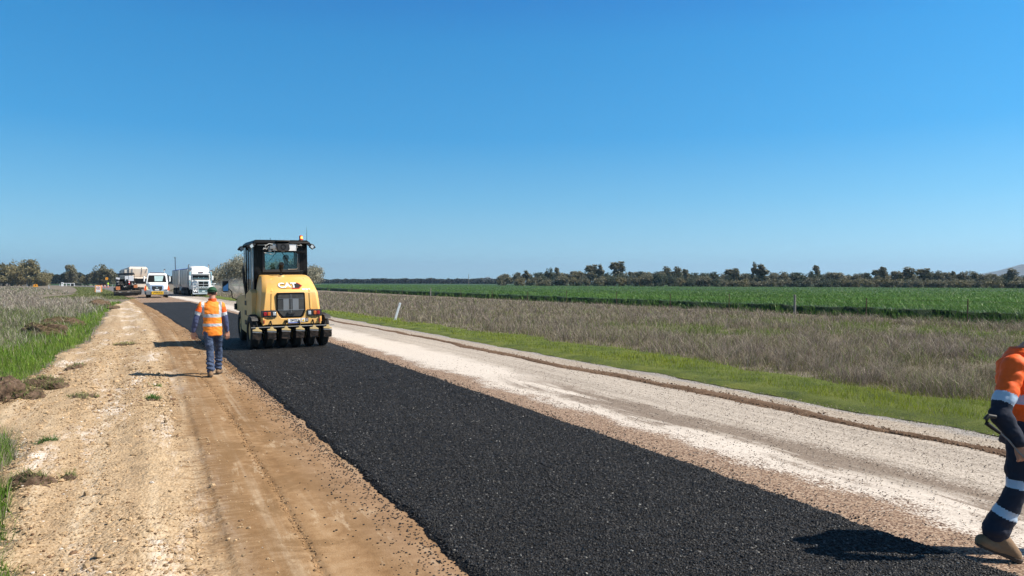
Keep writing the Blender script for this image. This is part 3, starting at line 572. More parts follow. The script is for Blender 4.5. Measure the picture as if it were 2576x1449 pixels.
# wheels: six at the back, five in front
def tyre(m, c, r, wdt, n=34):
    h = wdt / 2; prof = [(-h, r * .60), (-h, r * .86), (-h + .02, r * .955), (-h + .05, r), (h - .05, r), (h - .02, r * .955), (h, r * .86), (h, r * .60), (h * .7, r * .56), (-h * .7, r * .56)]
    m.lathe(prof, 'x', n, c)
def wheel(x, y, par, r=.50, wdt=.245):
    m = MB(); tyre(m, (0, 0, 0), r, wdt); w = m.build('wheel', RUB, par); w.location = (x, y, r)
    m = MB(); m.lathe([(-wdt * .40, 0.001), (-wdt * .40, r * .28), (-wdt * .30, r * .30), (-wdt * .34, r * .60), (wdt * .34, r * .60), (wdt * .30, r * .30), (wdt * .40, r * .28), (wdt * .40, 0.001)], 'x', 20)
    for i in range(8): a = i * math.pi / 4; m.cone((-wdt * .36, .2 * r * 1.9 * math.cos(a) * .55, .2 * r * 1.9 * math.sin(a) * .55), (-wdt * .43, .2 * r * 1.9 * math.cos(a) * .55, .2 * r * 1.9 * math.sin(a) * .55), .014, n=6)
    m.build('rim', Y_DUST, w); return w
WX = [-1.005 + i * .402 for i in range(6)]
for i, xx in enumerate(WX): wheel(xx, .50, roller)
for i in range(5): wheel(-.80 + i * .40, 3.85, roller)
for ay, aw_ in ((.5, 1.05), (3.85, .9)): m = MB(); m.cone((-aw_, ay, .5), (aw_, ay, .5), .07, n=10); m.box((0, ay, .66), (aw_ * 1.6, .5, .34)); m.build('axle', BLK, roller)

# chassis / side tanks
def ch(m, x0, x1, y0, y1, z0, z1, k=None): return m.span((x0, y0, z0), (x1, y1, z1), k)
m = MB()
side = [(.95, .86), (.95, 1.62), (1.25, 1.72), (2.2, 1.55), (3.55, 1.50), (4.25, 1.38), (4.32, 1.15), (4.25, .98), (3.25, .98), (3.05, .42), (1.50, .32), (1.36, .86)]
m.prism(side, -.97, -.80, 'x'); m.prism(side, .80, .97, 'x')
m.prism([(.9, .75), (.9, 1.25), (4.3, 1.25), (4.3, .95), (3.2, .85), (3.0, .5), (1.5, .45), (1.3, .75)], -.80, .80, 'x')
m.build('chassis', Y_DUST, roller, bevel=.02)
for (a, b) in ((1.22, 1.36), (.92, 1.06), (.62, .76)):
    for sx in (-1, 1): m = MB(); m.span((sx * .985, 1.95, a), (sx * .94, 2.25, b)); m.build('step', BLK, roller)
m = MB(); m.box((-.975, 1.45, 1.18), (.01, .16, .07)); m.build('sticker', RED, roller)
m = MB(); m.box((-.975, 1.28, 1.22), (.01, .07, .10)); m.build('sticker', WPR, roller)

# hood: faceted shell tapering in and leaning forward above the crease
def hood_ring(z, y, wdt, yf, ch_):   # plan outline: back corners chamfered
    h = wdt / 2; return [(-h, yf, z), (-h, y + ch_, z), (-h + ch_ * .75, y, z), (h - ch_ * .75, y, z), (h, y + ch_, z), (h, yf, z)]
H_PR = [(.88, .02, 1.96, .95, .12), (1.13, .0, 1.96, .98, .12), (1.60, .03, 1.86, 1.15, .15), (1.66, .055, 1.83, 1.2, .16), (1.93, .36, 1.70, 1.3, .18), (2.06, .58, 1.62, 1.35, .18), (2.13, .86, 1.52, 1.45, .16), (2.15, 1.3, 1.44, 1.5, .08)]
m = MB(); m.rings([hood_ring(*p) for p in H_PR]); hood = m.build('hood', Y_PAINT, roller, bevel=.012)
def hoody(z):
    for a, b in zip(H_PR, H_PR[1:]):
        if a[0] <= z <= b[0]: t = (z - a[0]) / (b[0] - a[0]); return a[1] + t * (b[1] - a[1])
    return 1.3
# pressed ribs on the back of the hood
for sx in (-1, 1):
    for z0, z1 in ((1.14, 1.60), (1.66, 2.04)):
        m = MB(); y0, y1 = hoody(z0), hoody(z1); x0 = .64 * sx; x1 = (.62 if z1 < 1.7 else .55) * sx
        if z1 > 1.7: x0 = .62 * sx
        m.rings([[(x0 - .05, y0 + .01, z0), (x0 - .02, y0 - .016, z0), (x0 + .02, y0 - .016, z0), (x0 + .05, y0 + .01, z0)], [(x1 - .05, y1 + .01, z1), (x1 - .02, y1 - .016, z1), (x1 + .02, y1 - .016, z1), (x1 + .05, y1 + .01, z1)]]); m.build('rib', Y_PAINT, hood)
# radiator grille
gx = [(-.47, 1.56), (-.44, 1.60), (.40, 1.60), (.43, 1.57), (.445, 1.12), (.34, .93), (.29, .90), (-.29, .90), (-.35, .95), (-.48, 1.10)]
m = MB(); m.prism([(x * 1.04, 1.25 + (z - 1.25) * 1.06) for x, z in gx], -.020, .06, 'y'); gr_ = m.build('grille', BLK, roller, bevel=.012)
nn = NT('perforated_mesh'); co = nn.obj(); bb = nn.n('ShaderNodeTexBrick'); bb.offset = 0.; bb.inputs['Scale'].default_value = 1; bb.inputs['Brick Width'].default_value = .022; bb.inputs['Row Height'].default_value = .022; bb.inputs['Mortar Size'].default_value = .004
sp = nn.sep(co); nn.put(bb.inputs[0], nn.xyz(sp[0], sp[2])); cc = nn.mix(bb.outputs['Fac'], (.012, .012, .013), (.07, .068, .065)); cc = nn.mix(nn.math('MULTIPLY', nn.step(nn.noise(4, co, 5), .45, .7), .6), cc, (.10, .088, .07))
PERF = nn.done(nn.pbr(cc, .6, .2))
m = MB(); m.prism([(x * .93, 1.25 + (z - 1.25) * .90) for x, z in gx], -.028, .0, 'y'); m.build('mesh_screen', PERF, gr_)
m = MB(); m.box((-.02, -.034, 1.30), (.016, .01, .55)); m.box((-.02, -.034, 1.12), (.86, .01, .014)); m.box((-.02, -.036, 1.45), (.86, .008, .008)); m.box((-.18, -.033, 1.27), (.18, .006, .34)); m.box((.13, -.033, 1.27), (.20, .006, .34)); m.build('frame', GREYM, gr_)
m = MB(); m.box((-.02, -.05, 1.02), (.24, .03, .035), (0, R(6), 0)); m.cone((-.12, -.06, .99), (.1, -.06, 1.04), .012); m.build('latch', BLKP, gr_)
# bumper with lamps
m = MB()
m.prism([(-.99, .80), (-.99, 1.10), (-.50, 1.10), (-.40, .93), (-.34, .88), (.32, .88), (.38, .93), (.46, 1.10), (.99, 1.10), (.99, .76), (.90, .70), (-.93, .70)], -.045, .10, 'y')
for sx in (-1, 1): m.box((sx * .93, -.07, .80), (.05, .06, .22), (0, 0, 0)); 
bumper = m.build('bumper', Y_PAINT, roller, bevel=.012)
for sx in (-1, 1):
    m = MB(); m.span((sx * .99, -.075, .92), (sx * .50, -.03, 1.12)); tl = m.build('tail_lamp', BLKP, roller, bevel=.01)
    for xx, mat_ in ((.87, RED), (.745, AMB), (.575, CLR)):
        if sx > 0: xx = {.87: .87, .745: .755, .575: .575}[xx]
        m = MB(); m.box((sx * xx, -.082, 1.02), (.10, .03, .11)); m.build('lens', mat_, tl, bevel=.015)
    m = MB(); m.box((sx * .91, -.10, .80), (.035, .02, .10)); m.build('reflector', RED, bumper)
    m = MB(); m.box((sx * .72, -.048, .895), (.34, .006, .012)); m.box((sx * .72, -.048, .87), (.2, .006, .010)); m.build('vent_slot', BLK, bumper)
m = MB(); m.box((.075, -.055, .795), (.40, .008, .13)); pl = m.build('number_plate', WPR, roller)
m = MB(); m.box((.075, -.061, .742), (.40, .003, .022)); m.build('stripe', BLU2, pl)
text_obj('lettering', 'XW·52LZ', .110, INK, pl, (.078, -.0615, .807), off=.001, sx=.60)
m = MB(); m.box((.37, -.055, .815), (.12, .006, .11)); st_ = m.build('warning_sticker', WPR, roller)
m = MB(); m.prism([(.325, .775), (.415, .775), (.37, .855)], -.061, -.058, 'y'); m.build('triangle', simple('warning_yellow', (.85, .5, .02), .5), st_)
m = MB(); m.box((.49, -.055, .82), (.10, .006, .11)); st_ = m.build('warning_sticker', INK, roller)
m = MB(); [m.box((.49, -.06, .79 + i * .022), (.085, .003, .008)) for i in range(4)]; m.build('print', WPR, st_)
m = MB(); m.box((.49, -.06, .862), (.05, .003, .014)); m.build('print', REDP, st_)
m = MB(); m.cone((-.19, -.10, .77), (-.19, -.04, .80), .035, n=14); m.build('tow_point', BLK, roller)
# logo on the sloping part of the hood: slope between z 1.66 and 1.93
sl_ = math.atan2(1.93 - 1.66, .36 - .055); zc = 1.81; yc = .055 + (zc - 1.66) / math.tan(sl_); nrm = Vector((0, -math.sin(sl_), math.cos(sl_)))
lg = empty('logo', (0, yc - .008 * math.sin(sl_) * 1.2, zc + .008 * math.cos(sl_) * 1.2)); lg.parent = roller; lg.rotation_euler = (sl_, 0, 0)
def flat(name, poly, mat_, z, par): m = MB(); m.prism(poly, z, z + .002, 'z'); return m.build(name, mat_, par, smooth=False)
flat('hexagon', [(.06, -.135), (.30, -.135), (.415, .0), (.30, .125), (.16, .125), (.10, -.06)], REDP, .000, lg)
flat('hexagon', [(.09, -.105), (.285, -.105), (.375, .0), (.285, .10), (.16, .10), (.12, -.06)], INK, .0025, lg)
text_obj('lettering', 'CAT', .30, INK, lg, (-.075, .005, .0045), rot=(0, 0, 0), off=.020, sx=1.02, ext=.001)
text_obj('lettering', 'CAT', .30, WPR, lg, (-.080, .010, .0075), rot=(0, 0, 0), off=.009, sx=1.02, ext=.001)
flat('triangle', [(-.175, -.105), (.055, -.105), (-.06, -.02)], Y_PAINT, .0105, lg)
m = MB(); m.box((.52, 0, .0), (.26, .065, .004)); lab = m.build('sticker', WPR, roller); lab.location = (0, .058 + .05, 1.71); lab.rotation_euler = (sl_, 0, 0)
text_obj('lettering', '1300 474', .042, GREYM, lab, (.52, 0, .003), rot=(0, 0, 0), off=.001)
# exhaust
m = MB(); m.cone((-.15, .78, 2.06), (-.15, .78, 2.13), .13, .10, n=20); m.build('exhaust_collar', Y_PAINT, roller)
m = MB(); m.tube([(-.15, .78, 2.1), (-.15, .78, 2.32), (-.15, .76, 2.40), (-.145, .70, 2.475)], [.072, .072, .075, .082], 18); ex = m.build('exhaust_pipe', BLK, roller)
m = MB(); m.cone((-.1452, .702, 2.472), (-.1444, .6935, 2.4805), .074, n=18); m.build('opening', simple('hollow_shade_black', (.002, .002, .002), 1., 0, 0), ex)  # black disc stands for the shaded hollow of the closed pipe

# ---- cab: pillars, roof, glass, dark interior
CY0, CY1, CX, CZ0, CZ1 = 1.45, 3.15, .88, 1.30, 3.10
m = MB()
for sx in (-1, 1):
    m.span((sx * CX, CY0, CZ0), (sx * (CX - .16), CY0 + .10, CZ1)); m.span((sx * CX, CY1 - .10, CZ0), (sx * (CX - .08), CY1, CZ1)); m.span((sx * CX, CY0 + .55, CZ0), (sx * (CX - .05), CY0 + .63, CZ1))
    m.span((sx * CX, CY0, CZ0), (sx * (CX - .05), CY1, 1.62))
m.span((-CX, CY0, CZ0), (CX, CY0 + .06, 2.28)); m.span((-CX, CY0, 2.90), (CX, CY0 + .06, CZ1)); m.span((-CX, CY1 - .06, CZ0), (CX, CY1, 1.75)); m.span((-CX, CY0, CZ0 - .02), (CX, CY1, CZ0 + .04))
m.span((-.74, CY0 + .005, 2.2), (-.56, CY0 + .05, 2.95)); m.span((.56, CY0 + .005, 2.2), (.74, CY0 + .05, 2.95))
cab = m.build('cab', BLK, roller, bevel=.015)
m = MB(); m.rings([[(-1.0, CY0 - .22, 3.10), (1.0, CY0 - .22, 3.10), (1.0, CY1 + .2, 3.10), (-1.0, CY1 + .2, 3.10)], [(-.98, CY0 - .22, 3.15), (.98, CY0 - .22, 3.15), (.98, CY1 + .22, 3.15), (-.98, CY1 + .22, 3.15)], [(-.88, CY0 - .16, 3.22), (.88, CY0 - .16, 3.22), (.88, CY1 + .15, 3.22), (-.88, CY1 + .15, 3.22)]]); m.build('roof', BLK, roller, bevel=.02)
# rear window: frame and pane
m = MB(); x0, x1, z0, z1 = -.56, .56, 2.28, 2.90
m.span((x0 - .05, CY0 - .03, z0 - .05), (x0 + .035, CY0, z1)); m.span((x1 - .035, CY0 - .03, z0 - .05), (x1 + .05, CY0, z1)); m.span((x0, CY0 - .03, z0 - .05), (x1, CY0, z0 + .035)); m.span((x0 - .05, CY0 - .03, z1 - .03), (x1 + .05, CY0, z1 + .02))
wf = m.build('window_frame', BLKP, roller, bevel=.012)
m = MB(); m.span((x0, CY0 - .012, z0), (x1, CY0 - .006, z1)); m.build('pane', GLS, wf)
m = MB(); m.tube([(x1 - .02, CY0 - .04, 2.80), (x1 - .02, CY0 - .04, 2.36), (x1 - .05, CY0 - .04, 2.325), (x1 - .34, CY0 - .04, 2.32)], .010, 6); m.build('seal_strip', STEEL, wf)
m = MB(); m.tube([(-.02, CY0 - .05, 2.90), (.27, CY0 - .05, 2.52)], .010, 6); m.tube([(-.1, CY0 - .05, 2.90), (-.40, CY0 - .05, 2.56)], .007, 6); m.build('wiper', BLK, wf)
for sx in (-1, 1):
    m = MB(); m.span((sx * (CX - .02), CY0 + .10, 1.62), (sx * (CX - .03), CY1 - .1, 3.10)); m.build('side_window', GLD, roller)
m = MB(); m.span((-.80, CY1 - .03, 1.75), (.80, CY1 - .02, 3.05)); m.build('front_window', GLS, roller)
m = MB(); m.box((.36, 2.35, 1.75), (.5, .5, .35)); m.box((.36, 2.10, 2.05), (.44, .10, .45), (R(8), 0, 0)); m.build('driver_seat', BLKP, roller, bevel=.03)
m = MB(); m.box((0, 2.95, 1.85), (.5, .16, .5)); m.cone((0, 2.85, 2.1), (0, 2.78, 2.2), .02); m.lathe([(-.012, .17), (.012, .17), (.012, .195), (-.012, .195)], 'y', 20, (0, 2.75, 2.2)); m.build('steering_console', BLKP, roller)
# things bolted under the roof edge at the back
m = MB(); m.span((-.30, CY0 - .19, 2.89), (.47, CY0 - .17, 3.12)); m.build('white_panel', WPL, roller)
m = MB(); m.prism([(-.19, 3.11), (.22, 3.11), (.235, 2.93), (.18, 2.87), (-.13, 2.87), (-.18, 2.92)], CY0 - .30, CY0 - .19, 'y'); m.box((0.02, CY0 - .26, 3.185), (.44, .16, .05)); fb = m.build('fan_box', BLKP, roller, bevel=.02)
m = MB(); m.lathe([(-.004, .06), (.004, .06), (.004, .085), (-.004, .085)], 'y', 20, (.02, CY0 - .302, 3.0)); m.build('ring', BLK, fb)
for a_, b_ in (((-.32, CY0 - .24, 2.99), (.18, .07, .10)), ((-.40, CY0 - .22, 2.92), (.10, .05, .13)), ((.02, CY0 - .24, 2.865), (.10, .04, .025))): m = MB(); m.box(a_, b_); m.build('control_box', GREYM, roller, bevel=.006)
m = MB()
def wob(pts, r, mm):
    mm = MB(); mm.tube(pts, r, 6); mm.build('cable', simple('grey_cable', (.5, .5, .48), .5), roller)
wob([(-.30, CY0 - .2, 3.08), (-.42, CY0 - .22, 3.10), (-.55, CY0 - .22, 3.03), (-.52, CY0 - .22, 2.96), (-.62, CY0 - .22, 2.93)], .014, m); wob([(-.3, CY0 - .2, 3.0), (-.45, CY0 - .23, 3.0), (-.50, CY0 - .22, 2.93), (-.60, CY0 - .2, 2.97)], .016, m)
wob([(.47, CY0 - .2, 3.09), (.56, CY0 - .2, 3.11), (.64, CY0 - .2, 3.07)], .008, m); wob([(.45, CY0 - .2, 2.95), (.50, CY0 - .2, 2.99), (.49, CY0 - .2, 3.06), (.66, CY0 - .2, 3.05)], .008, m)
wob([(-.25, CY0 - .2, 2.90), (-.25, CY0 - .2, 2.82), (-.30, CY0 - .2, 2.78), (-.45, CY0 - .2, 2.80), (-.58, CY0 - .2, 2.83)], .010, m); wob([(-.78, CY0 - .16, 3.06), (-.45, CY0 - .2, 3.06)], .009, m)
m = MB(); m.span((-.58, CY0 - .14, 2.84), (.74, CY0 - .08, 2.89)); m.build('rail', BLK, roller)
# work lights at the roof corners
for sx, sy in ((-1, CY0 - .18), (1, CY0 - .18), (-1, CY1 + .12), (1, CY1 + .12)):
    m = MB(); m.prism([(sx * .86, 3.14), (sx * 1.10, 3.10), (sx * 1.19, 3.0), (sx * 1.13, 2.96), (sx * .90, 3.06)], sy - .03, sy + .04, 'y'); m.box((sx * 1.04, sy - .03, 3.02), (.15, .10, .13), (0, sx * R(35), 0)); wl = m.build('work_light', BLKP, roller, bevel=.01)
    m = MB(); m.box((sx * 1.04, sy - .085, 3.02), (.10, .01, .09), (0, sx * R(35), 0)); m.build('lens', CLR, wl)
# beacon and aerials
m = MB(); m.cone((.66, CY0 - .06, 3.20), (.66, CY0 - .06, 3.235), .085, .075, n=16); bc = m.build('beacon', BLKP, roller)
m = MB(); m.cone((.66, CY0 - .06, 3.235), (.66, CY0 - .06, 3.35), .066, .060, n=16); m.ball((.66, CY0 - .06, 3.35), (.060, .060, .03), 16, 6); m.build('lens', BEACON, bc)
m = MB(); m.box((.67, CY0 - .128, 3.305), (.050, .006, .055)); m.build('flash', BEAC_L, bc, bevel=.002)
m = MB(); m.tube([(.86, CY0 - .05, 3.18), (.86, CY0 - .05, 3.62)], [.009, .004], 6); m.build('antenna', BLK, roller)
m = MB(); m.tube([(-.30, CY0 + .2, 3.2), (-.30, CY0 + .2, 3.30)], .008, 6); m.build('antenna', BLK, roller)
# door with steel edge, grab bars, mirrors
for pts_, r_ in (([(-.93, CY0 + .06, 1.66), (-.93, CY0 + .06, 3.08)], .024), ([(-.93, CY0 + .02, 1.95), (-.93, CY0 + .02, 2.7)], .012), ([(-.93, CY1 - .1, 1.7), (-.93, CY1 - .1, 3.05)], .02)): m = MB(); m.tube(pts_, r_, 8); m.build('door_bar', STEEL, roller)
for sx in (-1,):
    m = MB(); m.tube([(sx * 1.00, 2.1, 1.22), (sx * 1.03, 2.1, 1.55), (sx * 1.09, 2.1, 1.95), (sx * 1.12, 2.1, 2.32), (sx * 1.12, 2.1, 2.44)], [.03, .045, .045, .04, .03], 8); m.build('grab_handle', BLKP, roller)
    m = MB(); m.tube([(sx * .98, 3.95, 1.35), (sx * 1.12, 3.98, 1.42), (sx * 1.14, 3.98, 1.63), (sx * 1.25, 3.98, 1.72)], .016, 6); ma = m.build('mirror_arm', BLK, roller)
    m = MB(); m.box((sx * 1.33, 3.98, 1.80), (.20, .07, .36)); m.build('mirror_housing', BLKP, ma, bevel=.05, seg=3)
    m = MB(); m.box((sx * 1.33, 3.94, 1.80), (.165, .01, .32), (R(-13), 0, R(-10))); m.build('mirror_face', MIR, ma, bevel=.004)
m = MB(); m.span((-1.04, 4.0, 1.02), (-.98, 4.2, 1.22)); m.build('side_marker', BLK, roller); 
# rear fenders
for sx in (-1, 1):
    m = MB(); pr = [(-.10, .78), (-.06, .88), (.05, .97), (.5, 1.02), (.95, 1.0), (.95, .985), (.5, 1.0), (.06, .95), (-.04, .87), (-.08, .78)]
    m.prism([(a_, .90 + (b_ - .90) * .55) for a_, b_ in pr], sx * .96, sx * 1.13, 'x'); m.build('fender', simple('dark_fender', (.05, .052, .055), .5, 0, .3), roller)
# scraper bar, brackets, coir mats
m = MB(); m.cone((-1.16, -.16, .645), (1.20, -.16, .645), .013, n=8); m.build('scraper_bar', GREYM, roller)
m = MB()
for xx in WX: m.tube([(xx - .02, .1, .86), (xx, -.06, .80), (xx + .01, -.16, .67)], .022, 6)
for xx in (-.6, -.2, .2, .6): m.span((xx - .04, .05, .60), (xx + .04, .3, .78))
m.span((-.95, .02, .60), (.95, .3, .70)); m.build('scraper_arm', BLK, roller)
rr = random.Random(4)
for xx in WX:
    t = rr.uniform(-.04, .06)
    m = MB(); m.prism([(xx - .125, .555), (xx - .125, .59), (xx - .05, .605), (xx - .03, .66), (xx + .03, .655), (xx + .055, .60), (xx + .125, .565), (xx + .125, .53)], -.215, -.175, 'y'); sb = m.build('scraper_bracket', Y_DUST, roller, bevel=.004)
    m = MB(); m.box((xx, -.20, .515), (.25, .05, .03), (0, R(6), 0)); m.cone((xx - .07, -.23, .52), (xx - .07, -.20, .52), .014, n=6); m.cone((xx + .07, -.23, .51), (xx + .07, -.20, .51), .014, n=6); m.build('clamp', GREYM, sb)
    m = MB(); 
    g_ = []
    for iz in range(8):
        zz = .50 - iz * .028; ring = []
        for q in range(12):
            px = -.112 + .224 * (q % 6) / 5 * 1.0 if q < 6 else .112 - .224 * (q - 6) / 5
            py = (-.245 if q < 6 else -.185) + (iz * .010) + rr.uniform(-.008, .008)
            ring.append((xx + px + rr.uniform(-.006, .006) + t * (iz / 8) * .3, py, zz - px * .10 + rr.uniform(-.006, .006) + (0 if iz < 7 else rr.uniform(-.015, .01))))
        g_.append(ring)
    m.rings(g_); m.build('mat', MATM, sb)

# body panels are narrower than the wheel sets
for o_ in roller.children:
    k_ = o_.name.split('.')[0]
    if k_ in ('hood', 'bumper', 'grille', 'tail_lamp', 'number_plate', 'warning_sticker', 'logo', 'sticker', 'exhaust_collar', 'exhaust_pipe', 'tow_point'): o_.scale = (.875, 1, 1)
    elif k_ in ('cab', 'window_frame', 'side_window', 'front_window', 'driver_seat', 'steering_console', 'white_panel', 'fan_box', 'control_box', 'cable', 'rail', 'beacon', 'antenna', 'door_bar', 'grab_handle'): o_.scale = (.92, 1, 1)
    elif k_ in ('roof', 'work_light'): o_.scale = (.87, 1, 1)

# ================================================================== PEOPLE
HIVO = simple('hivis_orange', (1.0, .125, .005), .7, 0, .08, (.5, .15, .05), 3, bump=.25, bs=14)
HIVO_LIT = simple('hivis_orange_sunlit', (1.0, .27, .02), .7, 0, .08, (.6, .2, .05), 3, bump=.6, bs=14)  # same orange cloth, with the sunlit amber put into the colour
HIVY = simple('hivis_yellow', (.65, .95, .05), .7, 0, .05)
NAVY = simple('navy_cloth', (.012, .017, .035), .85, 0, .15, (.05, .05, .06), 4, bump=.5, bs=16)
NAVL = simple('faded_navy_cloth', (.060, .075, .16), .85, 0, .15, (.12, .12, .14), 4, bump=.5, bs=16)
REFL = simple('reflective_tape', (.50, .53, .56), .45, .0, .2, (.35, .32, .28), 6)
REFB = simple('bright_reflective_tape', (.46, .58, .72), .4, .0, .1, (.3, .3, .3), 6)
nn = NT('denim'); co = nn.obj(); a_ = nn.noise(7, co, 5, .65); b_ = nn.noise(180, co, 2)
DEN = nn.done(nn.pbr(nn.mix(nn.math('MULTIPLY', nn.step(a_, .38, .68), .65), (.030, .048, .095), (.095, .135, .225)), .9, 0, nn.bump(nn.noise(13, co, 3, .5, 1.2), .7, .04)))
nn = NT('skin'); co = nn.obj(); SKIN = nn.done(nn.pbr(nn.mix(nn.noise(18, co, 3), (.42, .20, .13), (.55, .30, .21)), .55, **{'Subsurface Weight': .08}))
HAIR = simple('dark_hair', (.012, .008, .006), .7, 0, 0, bump=.6, bs=60); GCAP = simple('green_cap_cloth', (.012, .07, .030), .8, 0, .1, (.05, .1, .06), 6)
BOOT = simple('tan_boot_leather', (.21, .125, .065), .75, 0, .5, (.36, .26, .165), 9, bump=.4); SOLE = simple('boot_sole', (.05, .035, .025), .85, 0, .4)

def remeshed(mb, vox, sm=4):
    me = mb.mesh('tmp', [], smooth=False); o = bpy.data.objects.new('tmp', me); COL.objects.link(o)
    r = o.modifiers.new('r', 'REMESH'); r.mode = 'VOXEL'; r.voxel_size = vox; r.use_smooth_shade = True
    s = o.modifiers.new('s', 'SMOOTH'); s.factor = .5; s.iterations = sm
    dg = bpy.context.evaluated_depsgraph_get(); out = bpy.data.meshes.new_from_object(o.evaluated_get(dg)); bpy.data.objects.remove(o)
    return out
def push(me, fn):
    n_ = len(me.vertices); co = np.empty(n_ * 3, np.float32); no = np.empty(n_ * 3, np.float32); me.vertices.foreach_get('co', co); me.vertices.foreach_get('normal', no)
    co = co.reshape(-1, 3); no = no.reshape(-1, 3); d = fn(co[:, 0].astype(float), co[:, 1].astype(float), co[:, 2].astype(float)); co += no * d[:, None].astype(np.float32); me.vertices.foreach_set('co', co.ravel()); me.update()
def limb(m, pts, rs, n=14):
    for i, p in enumerate(pts): m.ball(p, rs[i], 12, 8)
    for i in range(len(pts) - 1):
        m.cone(pts[i], pts[i + 1], rs[i], rs[i + 1], n)
def torso(m, rings, fwd):
    """rings: (centre, half width, half depth), widest direction is across fwd"""
    f = Vector((fwd[0], fwd[1], 0)).normalized(); sd = Vector((f.y, -f.x, 0)); rs = []
    for c, a, b in rings:
        c = Vector(c); rs.append([c + sd * (a * (abs(math.cos(t)) ** .8) * (1 if math.cos(t) > 0 else -1)) + f * (b * math.sin(t)) for t in [2 * math.pi * i / 24 for i in range(24)]])
    m.rings(rs)
def hand(m, wr, dirn, palm_n, side, L=.185, curl=.5):
    """five-fingered hand: wr wrist point, dirn towards the fingers, palm_n out of the palm, side +1/-1 where the thumb is"""
    d = Vector(dirn).normalized(); nrm = Vector(palm_n); nrm = (nrm - d * nrm.dot(d)).normalized(); ac = d.cross(nrm) * side; wr = Vector(wr)
    pl_ = L * .48
    for i, o in enumerate((-.030, -.010, .010, .030)):
        limb(m, [wr + ac * o * .6, wr + d * pl_ * .55 + ac * o * .95, wr + d * pl_ + ac * o], [.019, .016, .0125], 8)
    lens = (.062, .078, .083, .075)
    for i, o in enumerate((-.031, -.0105, .0105, .031)):
        b = wr + d * pl_ + ac * o; Lf = lens[i] * L / .185; dd = (d + ac * o * 2.0).normalized(); c1 = curl * (.9 + .12 * i)
        p = [b]
        for k, fr in enumerate((.45, .32, .23)):
            dd = (dd + nrm * c1 * .65).normalized(); p.append(p[-1] + dd * Lf * fr)
        limb(m, p, [.0105, .0095, .0088, .0072], 8)
    b = wr + d * pl_ * .25 + ac * .030; t1 = b + (d * .7 + ac * .65 + nrm * .25).normalized() * .040; t2 = t1 + (d * .9 + ac * .15 + nrm * .35).normalized() * .032; t3 = t2 + (d + nrm * .3).normalized() * .022
    limb(m, [b, t1, t2, t3], [.016, .0125, .011, .0085], 8)
def head_mesh(m, c, f, up=None, s=1.0):
    f = Vector((f[0], f[1], 0)).normalized(); sd = Vector((f.y, -f.x, 0)); c = Vector(c)
    rot = (0, 0, math.atan2(f.y, f.x) - math.pi / 2)
    m.ball(c + Vector((0, 0, .02)), (.076 * s, .096 * s, .100 * s), 20, 14, rot=rot); m.ball(c + f * .020 + Vector((0, 0, -.055)), (.058 * s, .070 * s, .062 * s), 16, 10, rot=rot)
    m.ball(c + f * .055 + Vector((0, 0, -.095)), (.030 * s, .026 * s, .022 * s), 12, 8, rot=rot)
    m.ball(c + f * .098 * s + Vector((0, 0, -.015)), (.013, .018, .024), 10, 8, rot=rot); m.ball(c + f * .088 * s + Vector((0, 0, -.062)), (.024, .010, .009), 10, 8, rot=rot)
    m.ball(c + f * .080 * s + Vector((0, 0, .024)), (.052, .012, .010), 12, 8, rot=rot)
    for s_ in (-1, 1): m.ball(c + sd * s_ * .078 * s + Vector((0, 0, -.008)) - f * .005, (.011, .020, .032), 10, 8, rot=(0, 0, rot[2] + s_ * .35))
def obj_from(me, name, mats, parent, fn=None):
    me.materials.clear()
    for x in mats: me.materials.append(x)
    for p in me.polygons: p.use_smooth = True
    if fn:
        for p in me.polygons: p.material_index = fn(p.center)
    o = bpy.data.objects.new(name, me); COL.objects.link(o); o.parent = parent; return o
def lerp(a, b, t): return Vector(a) * (1 - t) + Vector(b) * t
def seg_d(p, a, b):
    a = Vector(a); b = Vector(b); ab = b - a; t = max(0, min(1, (p - a).dot(ab) / ab.length_squared)); return (p - (a + ab * t)).length, t

